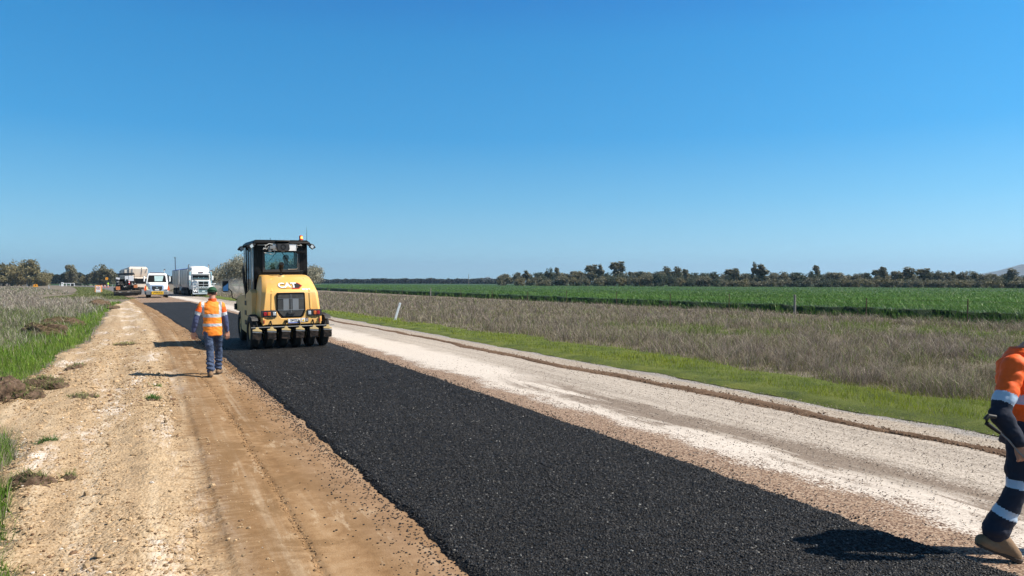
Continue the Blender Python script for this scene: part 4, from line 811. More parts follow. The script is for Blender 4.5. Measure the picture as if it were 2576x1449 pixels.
def person(loc, rz, J, fwd, o, label, vox=.009, group=None):
    """J joints in the person's own frame (metres, feet at z 0); o: outfit and options"""
    root = empty('person', loc, rz, label, 'person', group); f = Vector((fwd[0], fwd[1], 0)).normalized(); sd = Vector((f.y, -f.x, 0))
    hf = J.get('hf', fwd)
    # body, one surface
    m = MB(); pc = (Vector(J['hL']) + Vector(J['hR'])) / 2; cc = (Vector(J['sL']) + Vector(J['sR'])) / 2
    torso(m, [(pc + Vector((0, 0, -.08)), .14, .09), (pc + Vector((0, 0, .03)), .155, .105), (lerp(pc, cc, .35), .135, .095), (lerp(pc, cc, .7), .16, .11), (lerp(pc, cc, .92), .165, .10), (cc + Vector((0, 0, .04)), .09, .06)], fwd)
    limb(m, [cc, J['neck'], J['head']], [.07, .058, .058]); head_mesh(m, J['head'], hf)
    for s in 'LR':
        limb(m, [J['s' + s], J['e' + s], J['w' + s]], [.055, .040, .029]); limb(m, [J['h' + s], J['k' + s], J['a' + s], Vector(J['t' + s])], [.085, .055, .04, .03])
        hd_ = J.get('hand' + s, Vector(J['w' + s]) - Vector(J['e' + s])); hand(m, J['w' + s], hd_, J.get('palm' + s, (sd if s == 'L' else -sd)), J.get('thumb' + s, 1 if s == 'L' else -1), curl=J.get('curl' + s, .5))
    body = obj_from(remeshed(m, min(vox, .0065), 2), 'body', [SKIN], root)
    # shirt
    m = MB(); hem = J.get('hem', .80); up_ = lerp(pc, cc, .5)
    torso(m, [((pc.x, pc.y, hem), .178 * o.get('wid', 1), .130), (lerp(pc, cc, .12), .178 * o.get('wid', 1), .135), (lerp(pc, cc, .45), .168, .128), (lerp(pc, cc, .75), .182, .135), (lerp(pc, cc, .95), .185, .120), (cc + Vector((0, 0, .045)), .125, .085), (cc + Vector((0, 0, .085)), .075, .065)], fwd)
    for s in 'LR':
        S_, E_, W_ = Vector(J['s' + s]), Vector(J['e' + s]), Vector(J['w' + s]); limb(m, [S_, lerp(S_, E_, .5), E_, lerp(E_, W_, .5), lerp(E_, W_, .90)], [q__ * o.get('slv', 1) for q__ in (.072, .068, .059, .052, .044)])
    me = remeshed(m, vox, 5)
    # folds
    push(me, lambda x, y, z: (fbm(x * 9 + z * 5, z * 14 + y * 8, 5, 3) - .5) * .030 + (fbm(x * 25, z * 30 + y * 20, 6, 2) - .5) * .008)
    def sf(p):
        best = (9, None, 0)
        for s in 'LR':
            for a, b, nme in (('s', 'e', 'u'), ('e', 'w', 'f')):
                d_, t_ = seg_d(p, J[a + s], J[b + s])
                if nme == 'u' and t_ < .15: d_ += .05
                if d_ < best[0]: best = (d_, s + nme, t_)
        return o['shirt'](p, best, pc, cc)
    shirt = obj_from(me, 'shirt', o['shirt_mats'], root, sf)
    # trousers
    m = MB(); torso(m, [(pc + Vector((0, 0, -.10)), .150, .115), (pc + Vector((0, 0, .0)), .165, .125), (pc + Vector((0, 0, .10)), .150, .108)], fwd)
    for s in 'LR':
        H_, K_, A_ = Vector(J['h' + s]), Vector(J['k' + s]), Vector(J['a' + s]); limb(m, [H_, lerp(H_, K_, .5), K_, lerp(K_, A_, .5), lerp(K_, A_, o.get('cuff', .93))], [.102, .090, .073, .073, o.get('hemr', .074)])
    me = remeshed(m, vox, 5)
    push(me, lambda x, y, z: (fbm(x * 7 + y * 7 + z * 3, z * 13, 9, 3) - .5) * .032 + o.get('crinkle', .009) * np.sin(z * 80 + x * 22 + 3 * fbm(x * 9, z * 6, 4, 2)) * (z < .34))
    def tf(p):
        best = (9, '', 0)
        for s in 'LR':
            for a, b, nme in (('h', 'k', 't'), ('k', 'a', 's')):
                d_, t_ = seg_d(p, J[a + s], J[b + s])
                if d_ < best[0]: best = (d_, s + nme, t_)
        return o['pants'](p, best) if 'pants' in o else 0
    obj_from(me, 'trousers', o['pants_mats'], root, tf)
    for s in 'LR':
        A_ = Vector(J['a' + s]); T_ = Vector(J['t' + s]); hdg = (T_ - A_); hdg.z = 0; hdg.normalize(); heel = J.get('heel' + s, A_ - hdg * .05 + Vector((0, 0, -.06)))
        m = MB(); limb(m, [A_ + (Vector(J['k' + s]) - A_).normalized() * .06, A_, lerp(A_, T_, .5) + Vector((0, 0, .005)), T_], [.050, .054, .052, .043]); limb(m, [heel, lerp(heel, T_, .6), T_], [.047, .045, .042]); b = obj_from(remeshed(m, vox, 3), 'boot', [BOOT], root)
        h2 = Vector(heel) + Vector((0, 0, -.030)); t2 = T_ + Vector((0, 0, -.026)); dd = (t2 - h2).normalized(); ac = dd.cross(Vector((0, 0, 1))).normalized(); up2 = ac.cross(dd)
        m = MB(); ring = []; 
        Lb = (h2 - t2).length
        for (q, ww) in ((-.042, .024), (-.022, .040), (.32 * Lb, .037), (.65 * Lb, .043), (.92 * Lb, .045), (Lb + .025, .036), (Lb + .044, .016)): ring.append((q, ww))
        pts = [h2 + dd * q + ac * ww for q, ww in ring] + [h2 + dd * q - ac * ww for q, ww in reversed(ring)]
        m.rings([[p - up2 * .012 for p in pts], [p + up2 * .014 for p in pts]]); m.build('sole', SOLE, b, bevel=.004)
    return root, shirt, body
# --- man walking away, centre left
JL = dict(head=(.005, .03, 1.635), neck=(.01, .0, 1.50), sL=(-.185, 0, 1.405), sR=(.175, 0, 1.405), eL=(-.29, -.03, 1.12), eR=(.245, .02, 1.11), wL=(-.335, .03, .875), wR=(.285, .10, .865),
          hL=(-.065, -.02, .90), hR=(.095, .02, .90), kL=(-.035, -.03, .48), kR=(.125, .28, .50), aL=(-.025, -.16, .115), aR=(.120, .33, .115), tL=(-.04, .0, .045), tR=(.16, .50, .045), hem=.80, handL=(-.02, .05, -1), handR=(.05, .05, -1), hf=(.12, 1),
          palmL=(.3, 1, 0), palmR=(-.3, 1, 0), thumbL=1, thumbR=-1)
def vest(p, b, pc, cc):
    z = p.z; d, s, t = b
    if s and s[1] == 'f' and d < .085: return 1
    if s and s[1] == 'u' and d < .095 and abs(p.x) > .185:
        return 1 if t > .70 else (2 if t > .50 else 0)
    if z < .86 and False: return 0
    if .985 < z < 1.035 or 1.165 < z < 1.225: return 2
    if z > 1.20 and z < 1.49 and (abs(p.x + .165) < .025 or abs(p.x - .155) < .025): return 2
    if z > 1.47: return 3
    return 3
pm, sh_, bd_ = person(at(533, 946), R(22), JL, (-.05, 1), dict(shirt=vest, shirt_mats=[HIVO, NAVL, REFL, HIVO_LIT], pants_mats=[DEN]), 'man in orange hi-vis vest, green cap and jeans walking away beside the roller', vox=.011)
pm.location.z = .0
m = MB(); c = Vector((.005, .03, 1.655)); m.ball(c, (.082, .102, .085), 18, 12); me = remeshed(m, .008, 2)
bm = bmesh.new(); bm.from_mesh(me); bmesh.ops.delete(bm, geom=[v for v in bm.verts if v.co.z > 1.70 or (v.co.y > .09)], context='VERTS'); bm.to_mesh(me); bm.free(); obj_from(me, 'hair', [HAIR], pm)
m = MB(); m.ball((.005, .035, 1.665), (.090, .112, .095), 22, 14); me = m.mesh('cap', [GCAP]); bm = bmesh.new(); bm.from_mesh(me)
bmesh.ops.delete(bm, geom=[v for v in bm.verts if v.co.z < 1.655 or (v.co.y < -.045 and v.co.z < 1.685 and abs(v.co.x) < .045)], context='VERTS'); bmesh.ops.solidify(bm, geom=bm.faces[:], thickness=-.004); bm.to_mesh(me); bm.free(); cap = obj_from(me, 'cap', [GCAP], pm)
m = MB(); m.ball((.015, .15, 1.655), (.07, .075, .010), 16, 6, rot=(R(-8), 0, 0)); m.build('peak', GCAP, cap)
m = MB(); m.tube([(-.05, -.068, 1.662), (-.02, -.078, 1.664), (.02, -.078, 1.664), (.055, -.068, 1.662)], .007, 6); m.build('strap', GCAP, cap)
m = MB(); m.lathe([(-.025, .062), (.028, .070), (.030, .078), (-.028, .074)], 'z', 20, (.008, .0, 1.50)); m.build('collar', simple('collar_cloth', (.9, .11, .01), .8), sh_)

# --- man walking to the right at the frame edge
BD = 4.94
def bx_(cx, cz, dy=0.): k_ = (BD + dy) / BD; return (((cx - 462) / 865. + 3.42) * k_ - 3.46, dy, EYE - (EYE - (1365 - cz) / 865.) * k_)
JB = dict(head=(.14, .02, 1.585), neck=(.085, .01, 1.49), sR=bx_(412, 238, -.15), sL=(.12, .19, 1.37), eR=bx_(325, 515, -.22), eL=(.32, .22, 1.12), wR=bx_(448, 695, -.24), wL=(.50, .10, 1.05),
          hR=bx_(475, 620, -.07), hL=(.06, .10, .88), kR=bx_(432, 955, -.06), kL=(.38, .12, .50), aR=bx_(300, 1205, .0), aL=(.50, .12, .115), tR=bx_(420, 1335, -.04), tL=(.68, .10, .045), heelR=bx_(232, 1255, .01), hem=.765,
          handR=(.35, .1, -1), palmR=(.3, .8, 0), thumbR=1, curlR=1.2, curlL=1.0, hf=(1, .05))
def jacket(p, b, pc, cc):
    z = p.z; d, s, t = b
    if s and s[1] == 'f' and d < .085: return 1
    if s and s[1] == 'u' and d < .098 and (t > .25 or s[0] == 'L'):
        zz = t
        return 1 if zz > .80 else (2 if zz > .60 else 0)
    if z < .865: return 1
    if .865 < z < .925 or 1.06 < z < 1.12: return 2
    if z > 1.455: return 1
    return 0
def pantsB(p, b):
    d, s, t = b
    if s[1] == 't' and .82 < t < .97: return 1
    if s[1] == 's' and .43 < t < .60: return 1
    return 0
bl = at(2573, 1409); bl = Vector((3.46, BD, 0))
pb_, shb, bdb = person((bl.x, bl.y, .0), 0, JB, (1, -.10), dict(shirt=jacket, shirt_mats=[HIVO, NAVY, REFB], pants=pantsB, crinkle=.002, hemr=.084, cuff=.95, slv=1.03, pants_mats=[NAVY, REFB]), 'man in orange and navy hi-vis shirt and navy work trousers striding off the right edge', vox=.008)
m = MB(); m.ball((.118, .02, 1.622), (.098, .086, .092), 20, 12); me = remeshed(m, .008, 2); obj_from(me, 'hair', [HAIR], pb_)
m = MB(); m.lathe([(-.03, .062), (.03, .068), (.032, .080), (-.032, .078)], 'z', 20, (.075, .01, 1.475)); m.build('collar', NAVY, shb)
rk = empty('hand_tool', (bl.x, bl.y, 0), 0, 'slim tool with black hooked grip under the arm of the man at the right edge', 'tool')
g0 = Vector(bx_(330, 640, -.27)); m = MB(); m.tube([Vector(bx_(305, 535, -.27)), Vector(bx_(262, 530, -.27)), Vector(bx_(246, 548, -.27)), Vector(bx_(252, 572, -.27)), Vector(bx_(290, 600, -.27)), Vector(bx_(330, 628, -.27))], [.012, .015, .016, .015, .013, .011], 12); m.build('grip', INK, rk)
m = MB(); m.tube([Vector(bx_(328, 626, -.27)), Vector(bx_(380, 670, -.27)), Vector(bx_(440, 742, -.25)), (.10, -.20, .50)], .005, 6); m.build('shaft', GREYM, rk)

# --- roller driver seen through the rear window
def seated(loc, rz, mat_, label, s=1.):
    JS = dict(head=(0, .02, .80), neck=(0, 0, .66), sL=(-.19, 0, .56), sR=(.19, 0, .56), eL=(-.26, .10, .30), eR=(.26, .10, .30), wL=(-.16, .34, .32), wR=(.16, .34, .32), hL=(-.10, 0, .08), hR=(.10, 0, .08), kL=(-.16, .42, .10), kR=(.16, .42, .10), aL=(-.16, .50, -.28), aR=(.16, .50, -.28), tL=(-.16, .64, -.33), tR=(.16, .64, -.33), hem=.08)
    r, a, b = person(loc, rz, JS, (0, 1), dict(shirt=lambda p, b, pc, cc: 0, shirt_mats=[mat_], pants_mats=[NAVY]), label, vox=.016); r.scale = (s, s, s); return r
rm = roller.rotation_euler.to_matrix(); dl = Vector(roller.location) + rm @ Vector((.30, 2.28, 1.70))
dr = seated(dl, roller.rotation_euler.z, NAVL, 'driver sitting inside the black cab of the yellow roller')
m = MB(); m.ball((0, .02, .83), (.09, .11, .09), 16, 10); m.box((0, .14, .82), (.14, .10, .015)); m.build('cap', NAVY, dr)
# ================================================================== PARKED MACHINES
def face_rot(p, extra=0.):
    """rotation of a vehicle whose front (-Y) looks back along the road towards the viewer"""
    return extra
RH = math.atan2(.44, .90)
def tw(par, x, y, r=.5, wdt=.28, rimm=None, name='wheel'):
    m = MB(); tyre(m, (0, 0, 0), r, wdt, 24); w_ = m.build(name, RUB, par); w_.location = (x, y, r)
    m = MB(); m.lathe([(-wdt * .38, .001), (-wdt * .38, r * .22), (-wdt * .25, r * .3), (-wdt * .42, r * .58), (wdt * .42, r * .58), (wdt * .25, r * .3), (wdt * .38, r * .22), (wdt * .38, .001)], 'x', 16); m.build('rim', rimm or STEEL, w_); return w_
ALU = simple('polished_tipper_body', (.50, .53, .57), .28, .75, .5, (.32, .28, .23), 1.2)
DARK = simple('dark_undergear', (.02, .019, .018), .7, 0, .5, (.10, .08, .06), 4)

# --- big white prime mover with two tipper trailers
T1 = at(511.5, 0, d=97.0); T1.z = -.03
big = empty('road_train', T1, RH + R(4.5), 'white long-nose prime mover with bull bar pulling two silver tipper trailers under blue tarps', 'truck')
m = MB()      # cab and sleeper with rounded roof fairing
m.rings([[(-1.15, 2.0, .9), (1.15, 2.0, .9), (1.15, 4.9, .9), (-1.15, 4.9, .9)], [(-1.18, 2.0, 2.0), (1.18, 2.0, 2.0), (1.18, 4.9, 2.0), (-1.18, 4.9, 2.0)], [(-1.12, 2.18, 2.72), (1.12, 2.18, 2.72), (1.16, 4.9, 2.9), (-1.16, 4.9, 2.9)],
         [(-1.12, 2.30, 3.15), (1.12, 2.30, 3.15), (1.18, 4.9, 3.7), (-1.18, 4.9, 3.7)], [(-1.05, 2.9, 3.82), (1.05, 2.9, 3.82), (1.12, 4.9, 3.95), (-1.12, 4.9, 3.95)], [(-.7, 3.4, 4.02), (.7, 3.4, 4.02), (.8, 4.9, 4.08), (-.8, 4.9, 4.08)]])
m.build('cab', WHT, big, bevel=.05)
m = MB(); m.rings([[(-.80, .15, 1.0), (.80, .15, 1.0), (1.0, 2.1, 1.0), (-1.0, 2.1, 1.0)], [(-.82, .12, 1.75), (.82, .12, 1.75), (1.02, 2.1, 1.9), (-1.02, 2.1, 1.9)], [(-.70, .25, 2.02), (.70, .25, 2.02), (.95, 2.1, 2.20), (-.95, 2.1, 2.20)]]); hd_ = m.build('bonnet', WHT, big, bevel=.06)
m = MB(); m.box((0, .10, 1.55), (1.28, .06, .92)); g_ = m.build('grille', CHR, big, bevel=.03)
m = MB(); m.box((0, .05, 1.54), (1.18, .04, .80)); m.build('mesh_screen', BLK, g_)
m = MB(); m.box((0, .075, 2.02), (.16, .03, .06)); m.build('badge', CHR, g_)
for sx in (-1, 1):
    m = MB(); m.prism([(.0, .62), (.0, 1.15), (.25, 1.38), (1.2, 1.42), (1.5, 1.05), (1.42, .95), (1.15, 1.28), (.42, 1.26), (.25, .62)], sx * .78, sx * 1.22, 'x'); m.build('mudguard', WHT, big, bevel=.03)
    m = MB(); m.box((sx * 1.0, -.02, 1.20), (.30, .06, .22)); hl = m.build('headlight', CHR, big, bevel=.03)
    m = MB(); m.box((sx * 1.0, -.06, 1.20), (.24, .02, .16)); m.build('lens', CLR, hl, bevel=.01)
    tw(big, sx * 1.05, .85, .52, .30)
    m = MB(); m.tube([(sx * 1.28, 4.4, 1.2), (sx * 1.28, 4.4, 3.9), (sx * 1.26, 4.2, 4.15), (sx * 1.24, 4.1, 4.25)], [.07, .07, .07, .08], 10); m.build('exhaust_stack', CHR, big)
    m = MB(); m.cone((sx * 1.30, 2.3, 1.4), (sx * 1.30, 2.3, 3.3), .12, n=14); m.cone((sx * 1.30, 2.3, 3.3), (sx * 1.30, 2.3, 3.44), .13, .19, 14); m.cone((sx * 1.30, 2.3, 3.44), (sx * 1.30, 2.3, 3.54), .19, .10, 14); m.build('air_cleaner', CHR, big)
    m = MB(); m.box((sx * 1.42, 2.0, 2.45), (.24, .16, .62)); mi = m.build('mirror', WHT, big, bevel=.06)
    m = MB(); m.box((sx * 1.42, 2.09, 2.45), (.19, .02, .52)); m.build('mirror_face', MIR, mi)
    m = MB(); m.tube([(sx * 1.1, 2.1, 2.7), (sx * 1.4, 2.05, 2.75), (sx * 1.4, 2.05, 2.15), (sx * 1.1, 2.1, 2.1)], .02, 6); m.build('mirror_arm', CHR, big)
m = MB(); m.prism([(-.98, 2.30), (.98, 2.30), (.96, 2.78), (-.96, 2.78)], 2.03, 2.14, 'y'); m.rings([[(-1.02, 1.98, 2.24), (1.02, 1.98, 2.24), (1.02, 2.1, 2.24), (-1.02, 2.1, 2.24)], [(-1.0, 2.10, 2.78), (1.0, 2.10, 2.78), (1.0, 2.2, 2.78), (-1.0, 2.2, 2.78)]]); m.build('windscreen', WSC if False else BLK, big)
m = MB(); m.prism([(-1.04, 2.98), (1.04, 2.98), (.98, 2.80), (-.98, 2.80)], 1.80, 2.25, 'y'); m.build('sun_visor', GREYM, big, bevel=.02)
m = MB(); m.box((0, 1.98, 2.42), (1.96, .03, .045)); m.box((-.32, 1.99, 2.5), (.04, .02, .16)); m.box((.32, 1.99, 2.5), (.04, .02, .16)); m.build('windscreen_bar', CHR, big)
m = MB(); m.box((0, 2.26, 3.20), (.62, .06, .16)); hb = m.build('roof_lamp_board', GREYM, big)
for i in (-1, 0, 1): m = MB(); m.box((i * .14, 2.22, 3.15), (.09, .03, .05)); m.build('marker_lamp', RED, hb)
m = MB()      # bull bar
def bar(a, b, r=.045): m.tube([a, b], r, 8)
for z in (.50, 1.08, 1.30, 1.60): bar((-.64, -.26, z), (.64, -.26, z), .028)
for z in (.45, 1.06, 1.46, 1.70): bar((-1.28, -.20, z), (-.66, -.26, z), .030); bar((.66, -.26, z), (1.28, -.20, z), .030)
bar((-.66, -.26, .38), (-.66, -.24, 2.02), .042); bar((.66, -.26, .38), (.66, -.24, 2.02), .042); bar((-.66, -.24, 2.02), (.66, -.24, 2.02), .042); bar((-1.28, -.2, .42), (-1.28, -.2, 1.72), .05); bar((1.28, -.2, .42), (1.28, -.2, 1.72), .05)
bar((0, -.26, 1.1), (0, -.26, 2.0), .02); bar((1.28, -.2, 1.72), (1.50, -.1, 1.70), .05)
m.box((0, -.22, .40), (2.62, .10, .14)); bb_ = m.build('bull_bar', simple('bar_alloy', (.72, .74, .76), .3, .5, .1), big)
m = MB(); m.box((-.97, -.20, .72), (.56, .05, .46)); bd = m.build('badge_plate', BLK, big)
text_obj('lettering', 'W', .42, WPR, bd, (-.97, -.235, .74), off=.03, sx=1.25)
m = MB(); m.box((0, -.20, .70), (1.26, .05, .42)); lp_ = m.build('lower_panel', CHR, big, bevel=.02)
for sx in (-1, 1):
    for zz in (.80, .70): m = MB(); m.box((sx * .36, -.235, zz), (.42, .02, .04)); m.build('slot', BLK, lp_)
m = MB(); m.box((0, -.25, .70), (.36, .02, .09)); m.build('number_plate', WPR, big)
for i in range(4): m = MB(); m.cone((-.44 + i * .293, -.22, 1.22), (-.44 + i * .293, -.32, 1.22), .10, .115, 14); sl2 = m.build('driving_lamp', CHR, big); m = MB(); m.cone((-.44 + i * .293, -.321, 1.22), (-.44 + i * .293, -.33, 1.22), .10, n=14); m.build('lens', CLR, sl2)
m = MB(); m.box((0, 4.2, .75), (.9, 8.4, .28)); m.box((-.9, 3.3, .7), (.5, 1.2, .55)); m.box((.9, 3.3, .7), (.5, 1.2, .55)); m.build('chassis', DARK, big)
for sx in (-1, 1):
    for yy in (6.2, 7.55): tw(big, sx * .98, yy, .52, .5)
def trailer(y0, L, lab=None, front_bogie=False):
    m = MB()
    m.rings([[(-1.10, y0 + .5, 1.15), (1.10, y0 + .5, 1.15), (1.10, y0 + L - .3, 1.15), (-1.10, y0 + L - .3, 1.15)], [(-1.25, y0, 1.75), (1.25, y0, 1.75), (1.25, y0 + L, 1.75), (-1.25, y0 + L, 1.75)], [(-1.25, y0, 3.68), (1.25, y0, 3.68), (1.25, y0 + L, 3.68), (-1.25, y0 + L, 3.68)]])
    b = m.build('trailer', ALU, big, bevel=.03)
    m = MB()
    for sx in (-1, 1):
        for i in range(4): m.box((sx * 1.27, y0 + .08 + (L - .16) * i / 3, 2.6), (.06, .14 if 0 < i < 3 else .26, 2.1))
    m.span((-1.29, y0 - .03, 3.62), (1.29, y0 + L + .03, 3.70)); m.build('body_frame', simple('alloy_posts', (.6, .6, .58), .5, .3, .4, (.35, .3, .25), 3), b)
    m = MB(); m.rings([[(-1.30, y0, 3.66), (-1.30, y0, 3.72), (-.7, y0, 3.86), (0, y0, 3.92), (.7, y0, 3.86), (1.30, y0, 3.72), (1.30, y0, 3.66)], [(-1.30, y0 + L, 3.66), (-1.30, y0 + L, 3.72), (-.7, y0 + L, 3.86), (0, y0 + L, 3.92), (.7, y0 + L, 3.86), (1.30, y0 + L, 3.72), (1.30, y0 + L, 3.66)]]); m.build('tarp', BLU, b)
    m = MB(); m.box((0, y0 + L / 2, .98), (.9, L - .3, .26)); m.build('chassis', DARK, b)
    ys_ = [y0 + L - 1.2, y0 + L - 2.5, y0 + L - 3.8][:3]
    if front_bogie: ys_ += [y0 + 1.0, y0 + 2.3]
    for sx in (-1, 1):
        for yy in ys_: w_ = tw(b, sx * .98, yy, .52, .5)
        m = MB(); m.box((sx * .95, ys_[2] - .8, .7), (.5, .04, .55)); m.build('mud_flap', BLK, b)
    return b
trailer(5.3, 8.2); trailer(15.0, 8.6, front_bogie=True)
m = MB(); m.box((-1.05, 14.6, .95), (.35, .3, .55)); m.build('tool_box', WHT, big)
m = MB(); m.box((0, 14.2, .75), (.2, 2.2, .2)); m.build('drawbar', DARK, big)

# --- smaller white truck with the yellow oversize board
T2 = at(395.0, 0, d=87.5); T2.z = -.03
wt2 = empty('white_truck', T2, RH + R(-.5), 'white bonneted truck with yellow oversize board and orange flags, parked left of the road train', 'truck')
m = MB(); m.rings([[(-1.08, 1.35, .8), (1.08, 1.35, .8), (1.08, 3.3, .8), (-1.08, 3.3, .8)], [(-1.14, 1.25, 1.75), (1.14, 1.25, 1.75), (1.14, 3.3, 1.75), (-1.14, 3.3, 1.75)], [(-.98, 1.62, 2.62), (.98, 1.62, 2.62), (1.05, 3.3, 2.66), (-1.05, 3.3, 2.66)], [(-.86, 1.85, 2.80), (.86, 1.85, 2.80), (.95, 3.2, 2.84), (-.95, 3.2, 2.84)]]); m.build('cab', WHT, wt2, bevel=.05)
m = MB(); m.rings([[(-.72, .1, .75), (.72, .1, .75), (1.12, 1.4, .75), (-1.12, 1.4, .75)], [(-.74, .05, 1.32), (.74, .05, 1.32), (1.10, 1.4, 1.60), (-1.10, 1.4, 1.60)], [(-.62, .18, 1.48), (.62, .18, 1.48), (.98, 1.4, 1.83), (-.98, 1.4, 1.83)]]); m.build('bonnet', WHT, wt2, bevel=.05)
PBL = simple('pale_chrome', (.55, .66, .85), .3, .6, .1)
m = MB(); m.prism([(-.68, .78), (-.70, 1.40), (-.62, 1.46), (.62, 1.46), (.70, 1.40), (.68, .78), (.5, .70), (-.5, .70)], -.02, .12, 'y'); g_ = m.build('grille_surround', PBL, wt2, bevel=.02)
m = MB(); m.prism([(-.52, 1.34), (.52, 1.34), (.54, 1.0), (.40, .84), (-.38, .84), (-.52, 1.0)], -.035, .02, 'y'); m.build('grille', BLKP, g_)
m = MB(); m.box((0, -.05, 1.16), (.22, .02, .10)); m.build('badge', CHR, g_); m = MB(); m.box((0, -.05, .93), (.42, .02, .11)); m.build('number_plate', WPR, g_)
m = MB(); m.rings([[(-.96, 1.21, 1.80), (.96, 1.21, 1.80), (.96, 1.35, 1.80), (-.96, 1.35, 1.80)], [(-.86, 1.56, 2.58), (.86, 1.56, 2.58), (.86, 1.7, 2.58), (-.86, 1.7, 2.58)]]); ws_ = m.build('windscreen', BLK, wt2, bevel=.03)
m = MB(); m.rings([[(-.25, 1.235, 1.90), (.55, 1.235, 1.90), (.55, 1.25, 1.90), (-.25, 1.25, 1.90)], [(-.28, 1.505, 2.50), (.66, 1.505, 2.50), (.66, 1.52, 2.50), (-.28, 1.52, 2.50)]]); m.build('reflection', simple('painted_glass_reflection', (.42, .56, .55), .1, 0, .4, (.1, .15, .16), 4), ws_)  # pale panel with the windscreen's bright reflection painted as its colour
for sx in (-1, 1):
    m = MB(); m.prism([(.1, .60), (.1, 1.02), (.35, 1.22), (1.0, 1.24), (1.35, .95), (1.25, .85), (1.0, 1.08), (.45, 1.08), (.32, .60)], sx * .70, sx * 1.16, 'x'); m.build('mudguard', WHT, wt2, bevel=.03)
    m = MB(); m.prism([(sx * .72, .82), (sx * 1.08, .86), (sx * 1.10, .98), (sx * .76, 1.02)], .0, .12, 'y'); m.build('headlight', CLR, wt2, bevel=.02)
    tw(wt2, sx * 1.0, .75, .48, .28); tw(wt2, sx * .92, 5.2, .48, .5); tw(wt2, sx * .92, 6.5, .48, .5)
    m = MB(); m.box((sx * 1.32, 1.35, 2.15), (.17, .12, .62)); mi = m.build('mirror', WHT, wt2, bevel=.05)
    m = MB(); m.tube([(sx * 1.05, 1.4, 2.45), (sx * 1.3, 1.38, 2.5), (sx * 1.32, 1.38, 1.85), (sx * 1.05, 1.4, 1.72)], .018, 6); m.build('mirror_arm', GREYM, mi)
    fl = []
    m = MB(); m.prism([(sx * 1.04, .90), (sx * 1.10, 1.42), (sx * 1.20, 1.36), (sx * 1.32, 1.02), (sx * 1.24, .82)], -.14, -.11, 'y'); f_ = m.build('flag', ORG, wt2)
    if sx < 0: m = MB(); m.prism([(sx * .98, .86), (sx * 1.08, 1.42), (sx * .98, 1.30), (sx * .88, 1.05)], -.15, -.12, 'y'); m.build('flag', simple('pale_yellow_cloth', (.85, .8, .35), .6, 0, .05), wt2)
m = MB(); m.rings([[(-1.10, -.12, .36), (1.10, -.12, .36), (1.15, .5, .36), (-1.15, .5, .36)], [(-1.16, -.14, .74), (1.16, -.14, .74), (1.18, .5, .80), (-1.18, .5, .80)]]); m.build('bumper', GREYM, wt2, bevel=.05)
m = MB(); m.box((.06, -.18, .60), (1.20, .05, .36)); ob = m.build('oversize_board', simple('sign_yellow', (.85, .50, .01), .5, 0, .2, (.5, .35, .1)), wt2)
text_obj('lettering', 'OVERSIZE', .27, INK, ob, (.06, -.208, .60), off=.006, sx=.85)
m = MB(); m.tube([(.72, 3.4, 2.3), (.72, 3.4, 3.08)], .06, 10); m.tube([(.72, 3.4, 3.08), (.76, 3.34, 3.20), (.80, 3.25, 3.28)], [.07, .08, .09], 10); m.build('exhaust_stack', CHR, wt2)
m = MB(); m.box((0, 2.4, 2.86), (1.5, .25, .07)); m.build('roof_light_bar', simple('dark_red_plastic', (.12, .03, .02), .4), wt2)
m = MB(); m.box((0, 4.8, .85), (.85, 5.5, .26)); m.box((0, 5.6, 1.05), (2.3, 3.6, .12)); m.build('chassis', DARK, wt2)
m = MB(); m.box((-.95, 3.0, 2.2), (.2, .5, .6)); m.build('side_window', BLK, wt2)

wt2.scale = (1.05, 1.05, 1.05)
# --- asphalt paver seen from its screed end
T3 = at(321.0, 0, d=98.0); T3.z = -.04
pv = empty('asphalt_paver', T3, RH + R(4), 'dark asphalt paver with its black screed end towards the viewer, parked on the grass', 'paver')
pv.rotation_euler = (0, R(-2.5), RH + R(4)); pv.scale = (1, 1, 1.12)
PVD = simple('tarred_steel', (.028, .026, .024), .55, .2, .6, (.11, .09, .07), 3); PVO = simple('faded_orange_panel', (.48, .17, .06), .6, 0, .4, (.25, .15, .1), 5)
m = MB(); m.box((0, 1.2, .28), (3.1, .7, .36)); m.box((0, .75, .42), (3.15, .25, .14)); sc = m.build('screed', PVD, pv, bevel=.03)
m = MB(); m.box((0, .70, .62), (3.0, .10, .12)); m.build('walkway', simple('dusty_steel', (.16, .13, .10), .7), pv)
m = MB(); m.box((-1.05, .72, 1.0), (.50, .05, .42)); m.build('orange_panel', PVO, pv); m = MB(); m.box((1.05, .72, 1.15), (.46, .05, .34)); m.build('orange_panel', PVO, pv)
m = MB(); m.box((0, 3.4, 1.0), (2.4, 4.0, .9)); m.box((0, 4.4, 1.7), (2.3, 2.2, .6)); bo = m.build('body', PVD, pv, bevel=.04)
rr = random.Random(9)
mts = [PVD, GREYM, BLK, DARK]
for i in range(26):   # hydraulic and auger gear at the back
    x = rr.uniform(-1.3, 1.3); z = rr.uniform(.7, 1.9); m = MB()
    if i % 3: m.tube([(x, 1.0, z), (x + rr.uniform(-.4, .4), .85, z + rr.uniform(-.3, .1)), (x + rr.uniform(-.6, .6), 1.1, z + rr.uniform(-.4, .3))], rr.uniform(.025, .05), 6); m.build('hose', rr.choice(mts), pv)
    else: m.box((x, 1.2, z), (rr.uniform(.2, .5), .4, rr.uniform(.15, .4))); m.build('hydraulic_box', rr.choice(mts), pv, bevel=.02)
